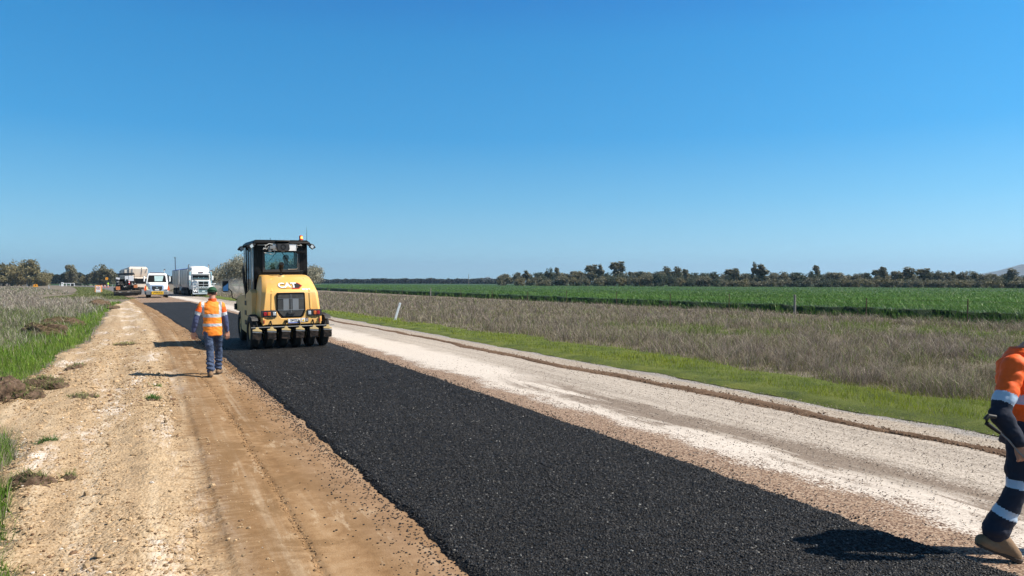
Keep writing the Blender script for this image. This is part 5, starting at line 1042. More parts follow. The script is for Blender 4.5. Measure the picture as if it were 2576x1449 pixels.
for sx in (-1, 1):
    m = MB(); m.prism([(1.0, .4), (1.0, 1.0), (4.8, 1.0), (5.1, .7), (4.9, .3), (1.3, .05), (1.05, .15)], sx * .95, sx * 1.3, 'x'); m.build('crawler_track', RUB, pv)
    m = MB(); m.span((sx * 1.42, .8, .4), (sx * 1.55, 1.9, 1.05)); m.build('end_gate', PVD, pv, bevel=.02)
m = MB(); m.box((0, 2.4, 2.05), (2.7, 1.3, .10)); m.build('platform', PVD, pv)
m = MB(); m.tube([(-1.35, 1.8, 1.9), (-1.35, 1.8, 2.72), (1.0, 1.8, 2.75), (1.0, 1.8, 1.9)], .04, 8); m.tube([(-1.35, 1.8, 2.3), (1.0, 1.8, 2.3)], .03, 6); m.tube([(-.75, 1.8, 2.75), (-.78, 1.8, 2.95), (-.6, 1.8, 2.98), (-.58, 1.8, 2.75)], .03, 6); m.build('guard_rail', BLK, pv)
m = MB(); m.box((.10, 2.2, 2.62), (1.9, 1.6, .10), (R(3), 0, 0)); m.build('canopy', BLK, pv, bevel=.02)
m = MB(); m.box((.35, 1.15, 2.10), (1.05, .12, .62)); tk = m.build('water_tank', simple('grey_white_panel', (.62, .64, .68), .5, 0, .2), pv, bevel=.03)
m = MB(); m.box((.28, 1.08, 2.10), (.03, .02, .6)); m.build('strap', GREYM, tk)
m = MB(); m.box((-1.0, 1.3, 2.15), (.45, .2, .22), (0, R(12), 0)); m.build('control_console', simple('grey_white_panel', (.62, .64, .68)), pv, bevel=.02)
m = MB(); m.cone((.30, .92, 1.40), (.30, .92, 1.78), .095, n=14); m.ball((.30, .92, 1.78), (.095, .095, .06), 14, 6); fe = m.build('fire_extinguisher', REDP, pv)
m = MB(); m.cone((.30, .92, 1.83), (.30, .92, 1.95), .03, n=8); m.box((.30, .90, 1.93), (.14, .05, .04)); m.build('valve', WPL, fe)
m = MB(); m.box((.30, .822, 1.66), (.15, .01, .12)); m.build('sticker', WPR, fe)

# --- cream tipper truck beyond the paver
T4 = at(350.0, 0, d=108.0); T4.z = -.04
tp = empty('tipper_truck', T4, RH + R(13), 'cream tipper truck with raised round-shouldered body behind the dark paver', 'truck')
m = MB(); m.rings([[(-.95, 1.0, 2.2), (1.1, 1.0, 2.2), (1.1, 6.3, 1.6), (-.95, 6.3, 1.6)], [(-1.25, .6, 2.7), (1.30, .6, 2.7), (1.30, 6.6, 2.0), (-1.25, 6.6, 2.0)], [(-1.28, .4, 3.9), (1.28, .4, 3.9), (1.30, 6.8, 3.5), (-1.28, 6.8, 3.5)], [(-1.1, .7, 4.15), (1.1, .7, 4.15), (1.15, 6.5, 3.8), (-1.1, 6.5, 3.8)]]); tb = m.build('tipper_body', CREAM, tp, bevel=.10, seg=3)
m = MB(); m.box((-.85, .45, 3.3), (.16, .12, 1.1)); m.box((.45, .42, 3.4), (.05, .1, 1.3)); m.tube([(.95, .45, 3.3), (1.15, .42, 3.9)], .05, 6); m.build('rib', GREYM, tb)
m = MB(); m.box((-1.45, 1.2, 3.45), (.75, 1.0, .5)); m.build('locker', simple('grey_cream', (.45, .43, .4), .6), tp, bevel=.04)
m = MB(); m.span((-1.2, -.6, .9), (1.2, .6, 2.6)); m.build('cab', CREAM, tp, bevel=.12, seg=3)
m = MB(); m.span((-1.0, -.66, 1.7), (1.0, -.6, 2.4)); m.build('windscreen', BLK, tp)
m = MB(); m.box((0, 3, 1.0), (.9, 7.6, .3)); m.build('chassis', DARK, tp)
for sx in (-1, 1):
    for yy in (0, 4.2, 5.6): tw(tp, sx * 1.0, yy, .5, .35)
m = MB(); m.box((1.15, -.2, 1.5), (.5, .6, 1.5)); m.build('side_panel', WHT, tp, bevel=.03)

# ================================================================== ROADSIDE FURNITURE
# leaning white guide post by the verge
gp = empty('guide_post', at(993.5, 806), 0, 'white plastic guide post leaning to the right in the green verge', 'guide post'); gp.rotation_euler = (R(-4), R(16.5), R(8))
m = MB(); m.rings([[(-.055, -.012, z), (0, -.026, z), (.055, -.012, z), (.055, .0, z), (0, -.012, z), (-.055, .0, z)] for z in (-.1, .5, .90)]); m.build('post', WPL, gp)
m = MB(); m.cone((0, -.030, .80), (0, -.024, .80), .022, n=12); m.build('reflector', CLR, gp)
# wire fence on the right
fc = empty('wire_fence', P(34.5, 60), 0, 'rusty wire fence of thin steel pickets between the dry weeds and the crop', 'fence')
inv = Matrix.Translation(-Vector(fc.location))
RUST = simple('rusty_steel', (.085, .045, .03), .8, .2, .4, (.15, .1, .07), 9); WOOD = simple('weathered_wood', (.26, .24, .21), .9, 0, .5, (.12, .1, .08), 8, bump=.8, bs=60)
fr_ = random.Random(2); vposts = [10.8, 16.4, 22.0, 27.4, 32.2, 37.6, 43.5, 50, 57.5, 64.5, 72, 80, 89, 99, 110, 122, 136, 152, 170]; tops = []
for v_ in vposts:
    b0 = P(34.5, v_); b0.z = 0; b0 -= Vector(fc.location); lean = Vector((fr_.uniform(-.06, .06), fr_.uniform(-.05, .05), 0)); thick = v_ in (32.2, 89)
    m = MB()
    if thick: m.tube([b0 + Vector((0, 0, -.3)), b0 + Vector((0, 0, .6)), b0 + Vector((0, 0, 1.18))], [.075, .07, .065], 10); m.build('wooden_post', WOOD, fc)
    else:
        h_ = 1.12 + fr_.uniform(-.06, .06)
        for a_ in (0, 2.1, 4.2): e = Vector((math.cos(a_) * .028, math.sin(a_) * .028, 0)); m.rings([[b0 + e + Vector((0, 0, -.3)), b0 - e * .3 + Vector((-e.y * .15, e.x * .15, -.3)), b0 - e * .3 + Vector((e.y * .15, -e.x * .15, -.3))], [b0 + lean + e + Vector((0, 0, h_)), b0 + lean - e * .3 + Vector((-e.y * .15, e.x * .15, h_)), b0 + lean - e * .3 + Vector((e.y * .15, -e.x * .15, h_))]])
        m.build('picket', RUST, fc)
    tops.append((b0, lean))
for hz in (.22, .50, .78, 1.02):
    m = MB(); m.tube([b + l * hz + Vector((0, 0, hz)) for b, l in tops], .0035, 4); m.build('wire', RUST, fc)
# 40 sign board in the dry grass
sg = empty('speed_sign', at(247.5, 0, d=118) , R(24), 'orange-backed white roadwork speed sign reading 40 standing in dry grass left of the paver', 'road sign'); 
SO = simple('sign_orange', (.85, .38, .13), .5, 0, .1); sg.location.z = .25
m = MB(); m.prism([(-.50, .0), (-.46, 1.05), (-.40, 1.10), (.42, 1.10), (.46, 1.05), (.55, .05)], 0, .02, 'y'); m.build('board', SO, sg)
m = MB(); m.box((-.02, -.015, .46), (.64, .02, .96)); pnl = m.build('panel', WPR, sg)
m = MB(); m.lathe([(-.03, .20), (-.026, .20), (-.026, .27), (-.03, .27)], 'y', 24, (-.02, 0, .62)); m.build('ring', REDP, pnl)
text_obj('lettering', '40', .30, INK, pnl, (-.02, -.031, .61), off=.008, sx=.9)
text_obj('lettering', 'ROAD WORK', .085, INK, pnl, (-.02, -.031, .12), off=.001, sx=.9)
m = MB(); m.tube([(-.3, .05, -.3), (-.25, .05, .3)], .02, 6); m.build('leg', GREYM, sg); m = MB(); m.tube([(.3, .05, -.3), (.25, .05, .3)], .02, 6); m.build('leg', GREYM, sg)
# cones across the far road
CONE = simple('cone_red', (.80, .05, .015), .5, 0, .1); cone0 = None
for i, (xx, yy) in enumerate(((256.3, 0), (263.8, 0), (271.8, 0))):
    L_ = at(xx, 0, d=262.); L_.z = -.02; lb = ['red and white cone nearest the speed sign, leftmost of three across the far road', 'whitest traffic cone, middle one of three across the far road', 'red and white cone at the feet of the yellow-clad traffic controller'][i]
    if cone0 is None:
        cone0 = empty('traffic_cone', L_, 0, lb, 'traffic cone', 'cones across the far road')
        m = MB(); m.box((0, 0, .03), (.5, .5, .06)); m.build('base', CONE, cone0, bevel=.01); m = MB(); m.cone((0, 0, .06), (0, 0, .95), .19, .04, 16); m.build('cone_body', CONE, cone0); m = MB(); m.cone((0, 0, .35), (0, 0, .70), .145, .092, 16); m.build('reflective_collar', WPR, cone0)
    else: dup(cone0, L_, 0, lb)
# traffic controller and warning sign on a pole
tc = at(272.0, 0, d=268.)
J3 = dict(head=(0, .02, 1.62), neck=(0, 0, 1.49), sL=(-.19, 0, 1.40), sR=(.19, 0, 1.40), eL=(-.27, -.1, 1.14), eR=(.27, -.1, 1.14), wL=(-.22, -.28, 1.05), wR=(.24, -.28, .95), hL=(-.09, 0, .90), hR=(.09, 0, .90), kL=(-.11, -.02, .5), kR=(.11, -.02, .5), aL=(-.11, .02, .115), aR=(.12, .02, .115), tL=(-.13, -.16, .045), tR=(.14, -.16, .045), hem=.78)
tcp, _, _ = person((tc.x, tc.y, 0), R(20), J3, (0, -1), dict(shirt=lambda p, b, pc, cc: 1 if 1.0 < p.z < 1.06 else 0, shirt_mats=[HIVY, REFL], pants_mats=[NAVY]), 'traffic controller in bright yellow hi-vis shirt standing behind the cones', vox=.025)
m = MB(); m.ball((0, .01, 1.70), (.12, .14, .09), 14, 8); m.cone((0, -.01, 1.66), (0, -.01, 1.68), .20, n=14); m.build('hat', HIVY, tcp)
def post_sign(nm, px, d, z0, size, kind, label, poly, mat_, h0):
    L_ = at(px, 0, d=d); L_.z = 0; r = empty(nm, L_, R(22), label, 'road sign'); m = MB(); m.prism([(a * size, h0 + b * size) for a, b in poly], 0, .03, 'y'); bd_ = m.build('board', mat_, r)
    m = MB(); m.tube([(0, .06, -.2), (0, .06, h0)], .035, 6); m.build('pole', GREYM, r); return r, bd_
circ = [(math.cos(t * math.pi / 10), math.sin(t * math.pi / 10)) for t in range(20)]
SOR = simple('warning_orange', (.85, .33, .01), .5, 0, .1)
r_, b_ = post_sign('stop_bat', 268.6, 270, 0, .50, 0, 'round orange sign on a thin pole above the yellow-clad traffic controller', circ, SOR, 3.1)
m = MB(); m.box((0, -.005, 3.1), (.5, .01, .14)); m.build('print', simple('print_brown', (.4, .12, .01), .6), b_)
r_, b_ = post_sign('warning_sign', 89.5, 230, 0, .85, 0, 'orange roadwork warning board low in the dry grass beneath the far-left trees', [(-.85, -.45), (-.62, .35), (.0, .55), (.62, .40), (.80, -.5)], SOR, .72)
m = MB(); m.box((0, -.005, .85), (.3, .01, .3), (0, R(45), 0)); m.build('print', INK, b_)
# small white guide posts of the far road
g0_ = None
for px, d, lean, lb in ((123.5, 215, .18, 'white guide post left of the white marker boxes, tilted beside the far road'), (68, 300, .10, 'white guide post under the trees, farthest left of the far-road posts'), (210.5, 350, 0, 'slim upright white guide post between the lone tall tree and the speed sign'), (149.5, 330, 0, 'short white guide post just left of the white marker box'), (281, 285, .5, 'white guide post knocked over to the right of the traffic controller')):
    L_ = at(px, 0, d=d); L_.z = -.02
    if g0_ is None:
        g0_ = empty('guide_post', L_, 0, lb, 'guide post', 'guide posts along the far road'); m = MB(); m.box((0, 0, .55), (.16, .04, 1.2)); m.build('post', WPL, g0_); m = MB(); m.cone((0, -.03, 1.0), (0, -.025, 1.0), .05, n=10); m.build('reflector', RED, g0_)
        g0_.rotation_euler = (0, -lean, 0)
    else: q_ = dup(g0_, L_, 0, lb); q_.rotation_euler = (0, -lean if lean < .4 else lean, 0)
L_ = at(156.5, 0, d=325); mk = empty('marker_box', (L_.x, L_.y, -.02), R(20), 'white box-shaped road marker with a dark opening beside the far road', 'marker')
m = MB(); m.box((0, 0, .85), (.85, .6, 1.7)); m.build('box', WPL, mk, bevel=.03); m = MB(); m.prism([(a * .2 + .05, 1.15 + b * .3) for a, b in circ], -.32, -.29, 'y'); m.build('opening', BLK, mk)
L_ = at(172, 0, d=330); mk = empty('culvert_rail', (L_.x, L_.y, -.02), R(20), 'low white culvert guard rail beside the far road below the lone tree', 'guard rail')
for xx in (-2.3, -.8, .8, 2.3): m = MB(); m.box((xx, 0, .65), (.22, .2, 1.3)); m.build('post', WPL, mk)
m = MB(); m.box((0, 0, 1.28), (5.0, .24, .22)); m.build('rail', WPL, mk)
# utility poles
for px, d, h_, r_, lb in ((1179, 330, 5.6, .14, 'lone thin timber power pole standing in the middle of the green crop'), (444.5, 135, 6.4, .10, 'thin dark mast rising behind the blue tarps of the road train')):
    L_ = at(px, 0, d=d); up = empty('utility_pole', (L_.x, L_.y, 0), 0, lb, 'pole'); m = MB(); m.tube([(0, 0, -.5), (-.02 if px > 1000 else -.3, 0, h_ + .0)], [r_, r_ * .75], 8); m.build('pole', WOOD if px > 1000 else simple('blue_grey_steel', (.06, .09, .14), .5), up)
    m = MB(); m.box((-.02 if px > 1000 else -.3, 0, h_ - .1), (.35, .12, .12)); m.build('pole_cap', GREYM, up)
# ================================================================== TREES
M_leaf = leafmat('gum_leaf', .22, .5)
BARK = simple('gum_bark', (.20, .165, .13), .9, 0, .6, (.07, .055, .045), 6, bump=.8, bs=30)
def crown_mesh(name, seed, kind, nl=1500, leaf=.32, pal=0):
    """tree about 10 m high and 8 m wide: (trunk mesh, crown mesh); crown of many leaf-clump faces at the branch ends"""
    r = random.Random(seed); g = np.random.default_rng(seed); tr = MB(); cl = []
    def bough(p, d, L, rad, lev):
        q = p + d * L; mid = (p + q) / 2 + Vector((r.uniform(-.1, .1), r.uniform(-.1, .1), r.uniform(-.05, .1))) * L; tr.tube([p, mid, q], [rad, rad * .8, rad * .55], 6)
        if lev == 0: cl.append((q, L)); return
        for i in range(r.choice((2, 3))):
            nd = (d + Vector((r.uniform(-1, 1), r.uniform(-1, 1), r.uniform(-.25, .6))) * (.8 if kind != 'sparse' else .65)).normalized(); bough(q, nd, L * r.uniform(.6, .85), rad * .55, lev - 1)
    if kind == 'bush':
        for i in range(4): bough(Vector((r.uniform(-.5, .5), r.uniform(-.5, .5), -.2)), Vector((r.uniform(-.8, .8), r.uniform(-.8, .8), .7)).normalized(), 2.3, .14, 2)
    elif kind == 'sparse':
        lx = r.uniform(-.8, .8); tp = [Vector((0, 0, -.2)), Vector((lx * .3, 0, 3)), Vector((lx * .6, .1, 6)), Vector((lx, 0, 9))]; tr.tube(tp, [.24, .2, .14, .07], 6)
        for i in range(r.randint(7, 10)):
            t_ = r.uniform(.42, 1.0); p_ = Vector((lx * t_, 0, 9 * t_)); a_ = r.uniform(0, 6.28); L_ = r.uniform(.5, 2.3) * (1.15 - .45 * t_); q_ = p_ + Vector((math.cos(a_) * L_, math.sin(a_) * L_, L_ * r.uniform(.1, .7))); tr.tube([p_, (p_ + q_) / 2 + Vector((0, 0, -.1)), q_], [.08, .06, .04], 5); cl.append((q_, 1)); cl.append(((p_ + q_) / 2 + Vector((r.uniform(-.5, .5), 0, r.uniform(.2, 1.2))), .7))
        cl.append((tp[3], 1)); cl.append((tp[3] + Vector((r.uniform(-.6, .6), 0, .7)), .7))
    else:
        for i in range(3): bough(Vector((r.uniform(-.3, .3), r.uniform(-.3, .3), -.2)), Vector((r.uniform(-.5, .5), r.uniform(-.5, .5), 1)).normalized(), 3.0, .22, 2)
    blobs = [(np.array(q), L) for q, L in cl]
    if kind == 'round': blobs += [(np.array((r.uniform(-2.2, 2.2), r.uniform(-2, 2), r.uniform(2.2, 8.2))), 1.5) for _ in range(16)]
    if kind == 'bush': blobs += [(np.array((r.uniform(-3, 3), r.uniform(-2.5, 2.5), r.uniform(.8, 5.5))), 1.6) for _ in range(16)]
    per = max(20, nl // len(blobs)); C = []; col = []
    pals = {0: ((.105, .100, .060), (.18, .16, .105), (.055, .060, .038)), 1: ((.13, .115, .060), (.20, .165, .085), (.07, .07, .038)), 2: ((.20, .19, .14), (.30, .28, .215), (.10, .10, .07)), 3: ((.05, .062, .04), (.09, .10, .06), (.028, .036, .024))}[pal]
    for b, L in blobs:
        R_ = {'sparse': .72, 'round': 1.3, 'bush': 1.3}[kind] * r.uniform(.75, 1.3); n_ = int(per * r.uniform(.7, 1.3) * (.55 if kind == 'sparse' else 1)); u = g.normal(0, 1, (n_, 3)); u /= np.linalg.norm(u, axis=1)[:, None]; rr_ = R_ * g.uniform(.35, 1.0, (n_, 1)) ** .6
        C.append(b + u * rr_ * (np.array([.8, .8, 1.35]) if kind == 'sparse' else np.array([1.05, 1.05, .85])) + g.normal(0, .16, (n_, 3))); base = np.array(pals[0]) * (1 - .6 * r.random()) + np.array(pals[1]) * .5 * r.random() + np.array(pals[2]) * .4; k = g.uniform(0, 1, (n_, 1)); col.append(base * .55 + (np.array(pals[1]) * k + np.array(pals[2]) * (1 - k)) * .55)
    C = np.concatenate(C); col = np.concatenate(col) * 1.35; C[:, 2] = np.maximum(C[:, 2], .25); N = len(C)
    a = g.normal(0, 1, (N, 3)); a /= np.linalg.norm(a, axis=1)[:, None]; b = np.cross(a, g.normal(0, 1, (N, 3))); b /= np.linalg.norm(b, axis=1)[:, None]; s = leaf * g.uniform(.5, 1.2, (N, 1))
    V = np.stack([C - a * s - b * s * .3, C + a * s * .2 - b * s * .55, C + a * s + b * s * .1, C - a * s * .1 + b * s * .6], 1).reshape(-1, 3); cc = np.repeat(col[:, None] * 1.0, 4, 1).reshape(-1, 3)
    me_t = tr.mesh(name + '_trunk', [BARK]); o = npmesh('crown', V, np.arange(N * 4), np.full(N, 4), M_leaf, cols=cc); me_c = o.data; bpy.data.objects.remove(o)
    zs = V[:, 2]; top = np.percentile(zs, 99.7); wx = np.percentile(V[:, 0], 98.5) - np.percentile(V[:, 0], 1.5)
    return me_t, me_c, float(top), float(wx)
LIB = {}
def lib(kind, i, pal, nl=2600, leaf=.36):
    k = (kind, i, pal, nl)
    if k not in LIB: LIB[k] = crown_mesh(kind, 100 + i * 13 + hash(kind) % 7 * 0 + {'round': 1, 'sparse': 2, 'bush': 3}[kind] + pal * 31, kind, nl, leaf, pal)
    return LIB[k]
NAMES = {'round': 'gum_tree', 'sparse': 'gum_tree', 'bush': 'bushy_tree'}
def tree(px, ytop, halfw, d, kind, i, pal, label, group=None, ybase=None, nl=2600, leaf=.36, name=None, hmin=None):
    mt, mc, top, wx = lib(kind, i, pal, nl, leaf); L_ = at(px, 0, d=d); hy = 711.5 + (px - 1288) * .00194
    h = EYE + (hy - ytop) / FPX * d; sx = (2 * halfw / FPX * d) / wx; sz = h / top
    r = bpy.data.objects.new(name or NAMES[kind], None); COL.objects.link(r); r.location = (L_.x, L_.y, -.05); r.rotation_euler = (0, 0, -math.atan2(L_.x, L_.y)); r.scale = (sx, sx, sz); tag(r, label, 'tree', group)
    for nm, me in (('trunk', mt), ('crown', mc)): o = bpy.data.objects.new(nm, me); COL.objects.link(o); o.parent = r
    return r
F1 = lambda cx: (1800 + cx / 2.862) / 1.4906
F2 = lambda cx: (2700 + cx / 2.26) / 1.4906
Y1 = lambda cy: (950 + cy / 2.862) / 1.4906
Y2 = lambda cy: (950 + cy / 2.26) / 1.4906
GB = 'dark gum trees in the belt beyond the crop'; GS = 'grey bushy trees at the foot of the belt beyond the crop'
LS = 'slender gum with an open crown rising above the tree belt beyond the crop'; LR = 'dark round-crowned gum in the tree belt beyond the crop'; LB = 'grey-green bushy tree along the front foot of the belt beyond the crop'
belt1 = [(262, 220, 62, 'round', 'round dark gum standing alone at the left end of the tree belt'), (395, 203, 48, 'round', 'narrow dark gum just right of the lone round one in the belt'), (500, 183, 42, 'sparse', 'small open-crowned gum, first slender one from the left end of the belt'), (545, 245, 30, 'round', None), (640, 203, 55, 'round', None), (735, 160, 46, 'round', 'dark gum with a pointed leaning crown in the left part of the belt'), (840, 150, 42, 'sparse', None),
         (900, 215, 60, 'round', None), (975, 215, 60, 'round', None), (1060, 200, 62, 'round', None), (1165, 122, 60, 'sparse', None), (1180, 195, 65, 'round', None), (1295, 120, 40, 'sparse', None), (1340, 215, 50, 'round', None), (1435, 88, 72, 'sparse', 'tallest gum of the belt, with a flat umbrella crown'), (1450, 215, 60, 'round', None), (1540, 220, 62, 'round', None), (1625, 195, 34, 'sparse', None), (1715, 193, 58, 'round', 'dark round gum just right of the gap in the belt'),
         (1850, 210, 62, 'round', None), (1975, 140, 55, 'sparse', None), (1960, 205, 50, 'round', None), (2090, 142, 55, 'sparse', None), (2110, 205, 60, 'round', None), (2225, 168, 58, 'sparse', None), (2250, 225, 60, 'round', None), (2330, 233, 50, 'round', None), (2410, 208, 44, 'round', None), (2510, 198, 52, 'round', None)]
bush1 = [(235, 250, 42), (432, 265, 50), (520, 280, 30), (600, 250, 62), (700, 270, 50), (790, 265, 45), (900, 235, 66), (1010, 260, 50), (1125, 252, 58), (1265, 245, 56), (1330, 262, 40), (1400, 240, 58), (1520, 255, 62), (1650, 238, 60), (1730, 250, 40), (1810, 218, 72), (1920, 215, 72), (2060, 250, 50), (2150, 262, 50), (2250, 262, 52), (2330, 262, 40), (2420, 238, 78), (2540, 262, 50)]
belt2 = [(70, 130, 52, 'sparse', None), (120, 126, 32, 'sparse', None), (60, 185, 60, 'round', None), (190, 170, 52, 'round', None), (280, 73, 22, 'sparse', 'very thin gum spire with a tuft on top in the right half of belt'), (355, 93, 58, 'sparse', 'broad-headed tall gum right of the thin spire in the belt'), (300, 180, 55, 'round', None), (450, 172, 52, 'round', None), (520, 155, 60, 'round', None), (650, 163, 70, 'round', None), (770, 150, 36, 'round', None), (832, 100, 44, 'sparse', 'tufted gum standing alone above the middle of the right belt'), (840, 180, 55, 'round', None), (910, 160, 52, 'round', None), (1000, 163, 62, 'round', None), (1085, 190, 46, 'round', None), (1150, 175, 52, 'round', None),
         (1240, 165, 52, 'round', None), (1312, 136, 40, 'sparse', None), (1330, 190, 50, 'round', None), (1402, 113, 50, 'sparse', None), (1420, 180, 55, 'round', None), (1500, 150, 44, 'round', None), (1612, 114, 62, 'sparse', 'broad twin-topped gum, highest in the right third of the belt'), (1620, 175, 60, 'round', None), (1692, 128, 50, 'sparse', None), (1760, 150, 45, 'round', None), (1842, 146, 46, 'round', None), (1925, 160, 46, 'round', None), (1990, 150, 30, 'sparse', None), (2062, 150, 62, 'round', None), (2132, 152, 34, 'sparse', None), (2232, 175, 56, 'round', None), (2330, 188, 46, 'round', None), (2482, 125, 46, 'sparse', 'gum silhouetted against the blue hill at the right edge'), (2420, 198, 52, 'round', None), (2500, 200, 50, 'round', None), (2570, 205, 50, 'round', None)]
bush2 = [(10, 215, 50), (90, 225, 50), (180, 220, 55), (270, 225, 55), (370, 222, 60), (470, 215, 60), (570, 215, 60), (680, 220, 62), (780, 205, 60), (880, 222, 60), (960, 215, 50), (1050, 215, 60), (1140, 215, 55), (1240, 215, 50), (1300, 215, 50), (1385, 205, 60), (1490, 215, 55), (1560, 222, 50), (1650, 212, 66), (1740, 215, 60), (1850, 220, 66), (1945, 212, 66), (2040, 225, 55), (2130, 222, 60), (2220, 222, 55), (2330, 222, 60), (2420, 222, 55), (2520, 222, 60), (2600, 222, 60)]
LMK = [(F1(262), 'the lone round gum at the left end'), (F1(735), 'the pointed leaning gum'), (F1(1435), 'the tallest umbrella-crowned gum'), (F1(1715), 'the gap in the belt'), (F2(280), 'the very thin gum spire'), (F2(832), 'the lone tufted gum'), (F2(1612), 'the broad twin-topped gum'), (F2(2482), 'the gum against the blue hill')]
ORD = ['first', 'second', 'third', 'fourth', 'fifth', 'sixth', 'seventh', 'eighth', 'ninth', 'tenth', 'eleventh', 'twelfth', 'thirteenth']
PEND = []
def name_pending():
    for kd in ('round', 'sparse', 'bush', 'back'):
        seg = {}
        for px, k_, o in PEND:
            if k_ == kd: j = min(range(len(LMK)), key=lambda q: abs(LMK[q][0] - px)); seg.setdefault((j, px > LMK[j][0]), []).append((abs(px - LMK[j][0]), px, o))
        for (j, rt), lst in seg.items():
            for n_, (_, _, o) in enumerate(sorted(lst, key=lambda q: q[0])): o['label'] = '%s %s %s of %s' % (ORD[min(n_, 12)], {'round': 'dark round-crowned tree', 'sparse': 'slender open gum', 'bush': 'low grey-green bushy tree', 'back': 'back-row tree'}[kd], 'right' if rt else 'left', LMK[j][1])
tr_r = random.Random(12)
for lst, FX, FY in ((belt1, F1, Y1), (belt2, F2, Y2)):
    sc_ = 2.862 if FX is F1 else 2.26
    for j, (cx, cy, hw, kd, lb) in enumerate(lst):
        px = FX(cx); d = np.interp(px, [1250, 1700, 2600], [330, 290, 225]) * tr_r.uniform(1.0, 1.12)
        o_ = tree(px, FY(cy), hw / sc_ / 1.4906, d, kd, tr_r.randrange(5), 3 if kd == 'round' and tr_r.random() < .5 else 0, lb or LR, None if lb else GB)
        if not lb: PEND.append((px, kd, o_))
for j in range(44):   # the belt is closed by a second row of trees
    px = 1262 + j * 30.6 + tr_r.uniform(-8, 8); o_ = tree(px, np.interp(px, [1260, 1500, 2000, 2600], [690, 683, 688, 690]) + tr_r.uniform(-2.5, 2.5), 17 + tr_r.uniform(-2, 4), np.interp(px, [1250, 1700, 2600], [330, 290, 225]) * 1.2, 'round', tr_r.randrange(5), tr_r.choice((0, 3)), 'x', GB); PEND.append((px, 'back', o_))
for lst, FX, FY in ((bush1, F1, Y1), (bush2, F2, Y2)):
    sc_ = 2.862 if FX is F1 else 2.26
    for cx, cy, hw in lst:
        px = FX(cx); d = np.interp(px, [1250, 1700, 2600], [325, 285, 220]) * tr_r.uniform(.94, 1.0)
        PEND.append((px, 'bush', tree(px, FY(cy), hw / sc_ / 1.4906, d, 'bush', tr_r.randrange(4), tr_r.choice((0, 0, 1, 3)), LB, GS)))
name_pending()
# far left group
fl = [(8, 662, 20, 'round', 1, 'gum at the very left edge of the picture'), (30, 658, 22, 'round', 1, 'second gum from the left edge, pale-topped and bushy'), (52, 664, 22, 'round', 1, 'third gum from the left edge, just before the tallest twiggy one'), (72, 653, 22, 'round', 1, 'tallest tree of the far-left clump, with an open twiggy top'), (97, 681, 16, 'round', 1, "lower gum between the tallest twiggy one and the clump's right end"), (112, 680, 14, 'round', 1, 'rust-green tree at the right end of the far-left clump'), (20, 690, 22, 'bush', 1, 'leftmost low bush under the far-left gums'), (45, 692, 20, 'bush', 1, 'second low bush from the left under the far-left gums'), (66, 694, 18, 'bush', 0, 'low grey bush directly under the tallest twiggy gum'), (90, 692, 20, 'bush', 1, 'low bush above the orange warning board on the far left'), (112, 695, 12, 'bush', 1, 'last low bush at the right end of the far-left clump')]
for j, (px, yt, hw, kd, pal, lb) in enumerate(fl): tree(px, yt, hw, 330 + 8 * (j % 3), kd, j % 4, pal, lb, 'trees of the far-left clump')
for px, yt, hw, kd, pal, lb, i in ((179, 666, 12, 'round', 0, 'lone tall column-shaped gum above the white culvert rail', 2), (167, 684, 12, 'round', 3, 'dark lower tree leaning against the lone column-shaped gum', 1), (184, 686, 13, 'round', 0, 'small dark-leaved tree tucked right under the lone column-shaped gum', 3), (235, 681, 13, 'round', 0, 'rounded gum at the left of the three-crowned clump near the speed sign', 0), (253, 664, 14, 'round', 0, 'tallest middle gum of the three-crowned clump near the speed sign', 1), (275, 676, 15, 'round', 0, 'broad right-hand gum of the three-crowned clump behind the traffic controller', 2),
                             (213, 694, 10, 'bush', 1, 'small olive bush in the gap between the lone gum and the three-crowned clump', 0), (252, 692, 14, 'bush', 1, 'olive-gold bush low in front of the three-crowned clump', 1), (268, 696, 13, 'bush', 0, 'green bush just left of the traffic controller', 2), (283, 698, 8, 'bush', 0, 'small bush between the traffic controller and the paver', 3), (196, 706, 9, 'bush', 2, 'grey dead brush heap beside the culvert rail', 3)): tree(px, yt, hw, 350, kd, i, pal, lb)
# big grey-green tree pair behind the roller
for px, yt, hw, d, i, lb in ((596, 643, 46, 128, 0, 'large grey-green gum half hidden behind the left side of the roller'), (672, 655, 48, 135, 1, 'grey-green gum hidden almost wholly behind the roller cab'), (752, 652, 46, 130, 2, 'grey-green gum showing past the right side of the roller cab')):
    mt, mc, top, wx = crown_mesh('gum%d' % i, 500 + i, 'bush', 9000, .155, 2); LIB[('gum', i, 2, 9000)] = (mt, mc, top, wx)
    L_ = at(px, 0, d=d); h = EYE + (710.5 - yt) / FPX * d; r = empty('gum_tree', (L_.x, L_.y, -.05), i, lb, 'tree'); s_ = (2 * hw / FPX * d) / wx; r.scale = (s_, s_, h / top)
    for nm, me in (('trunk', mt), ('crown', mc)): o = bpy.data.objects.new(nm, me); COL.objects.link(o); o.parent = r
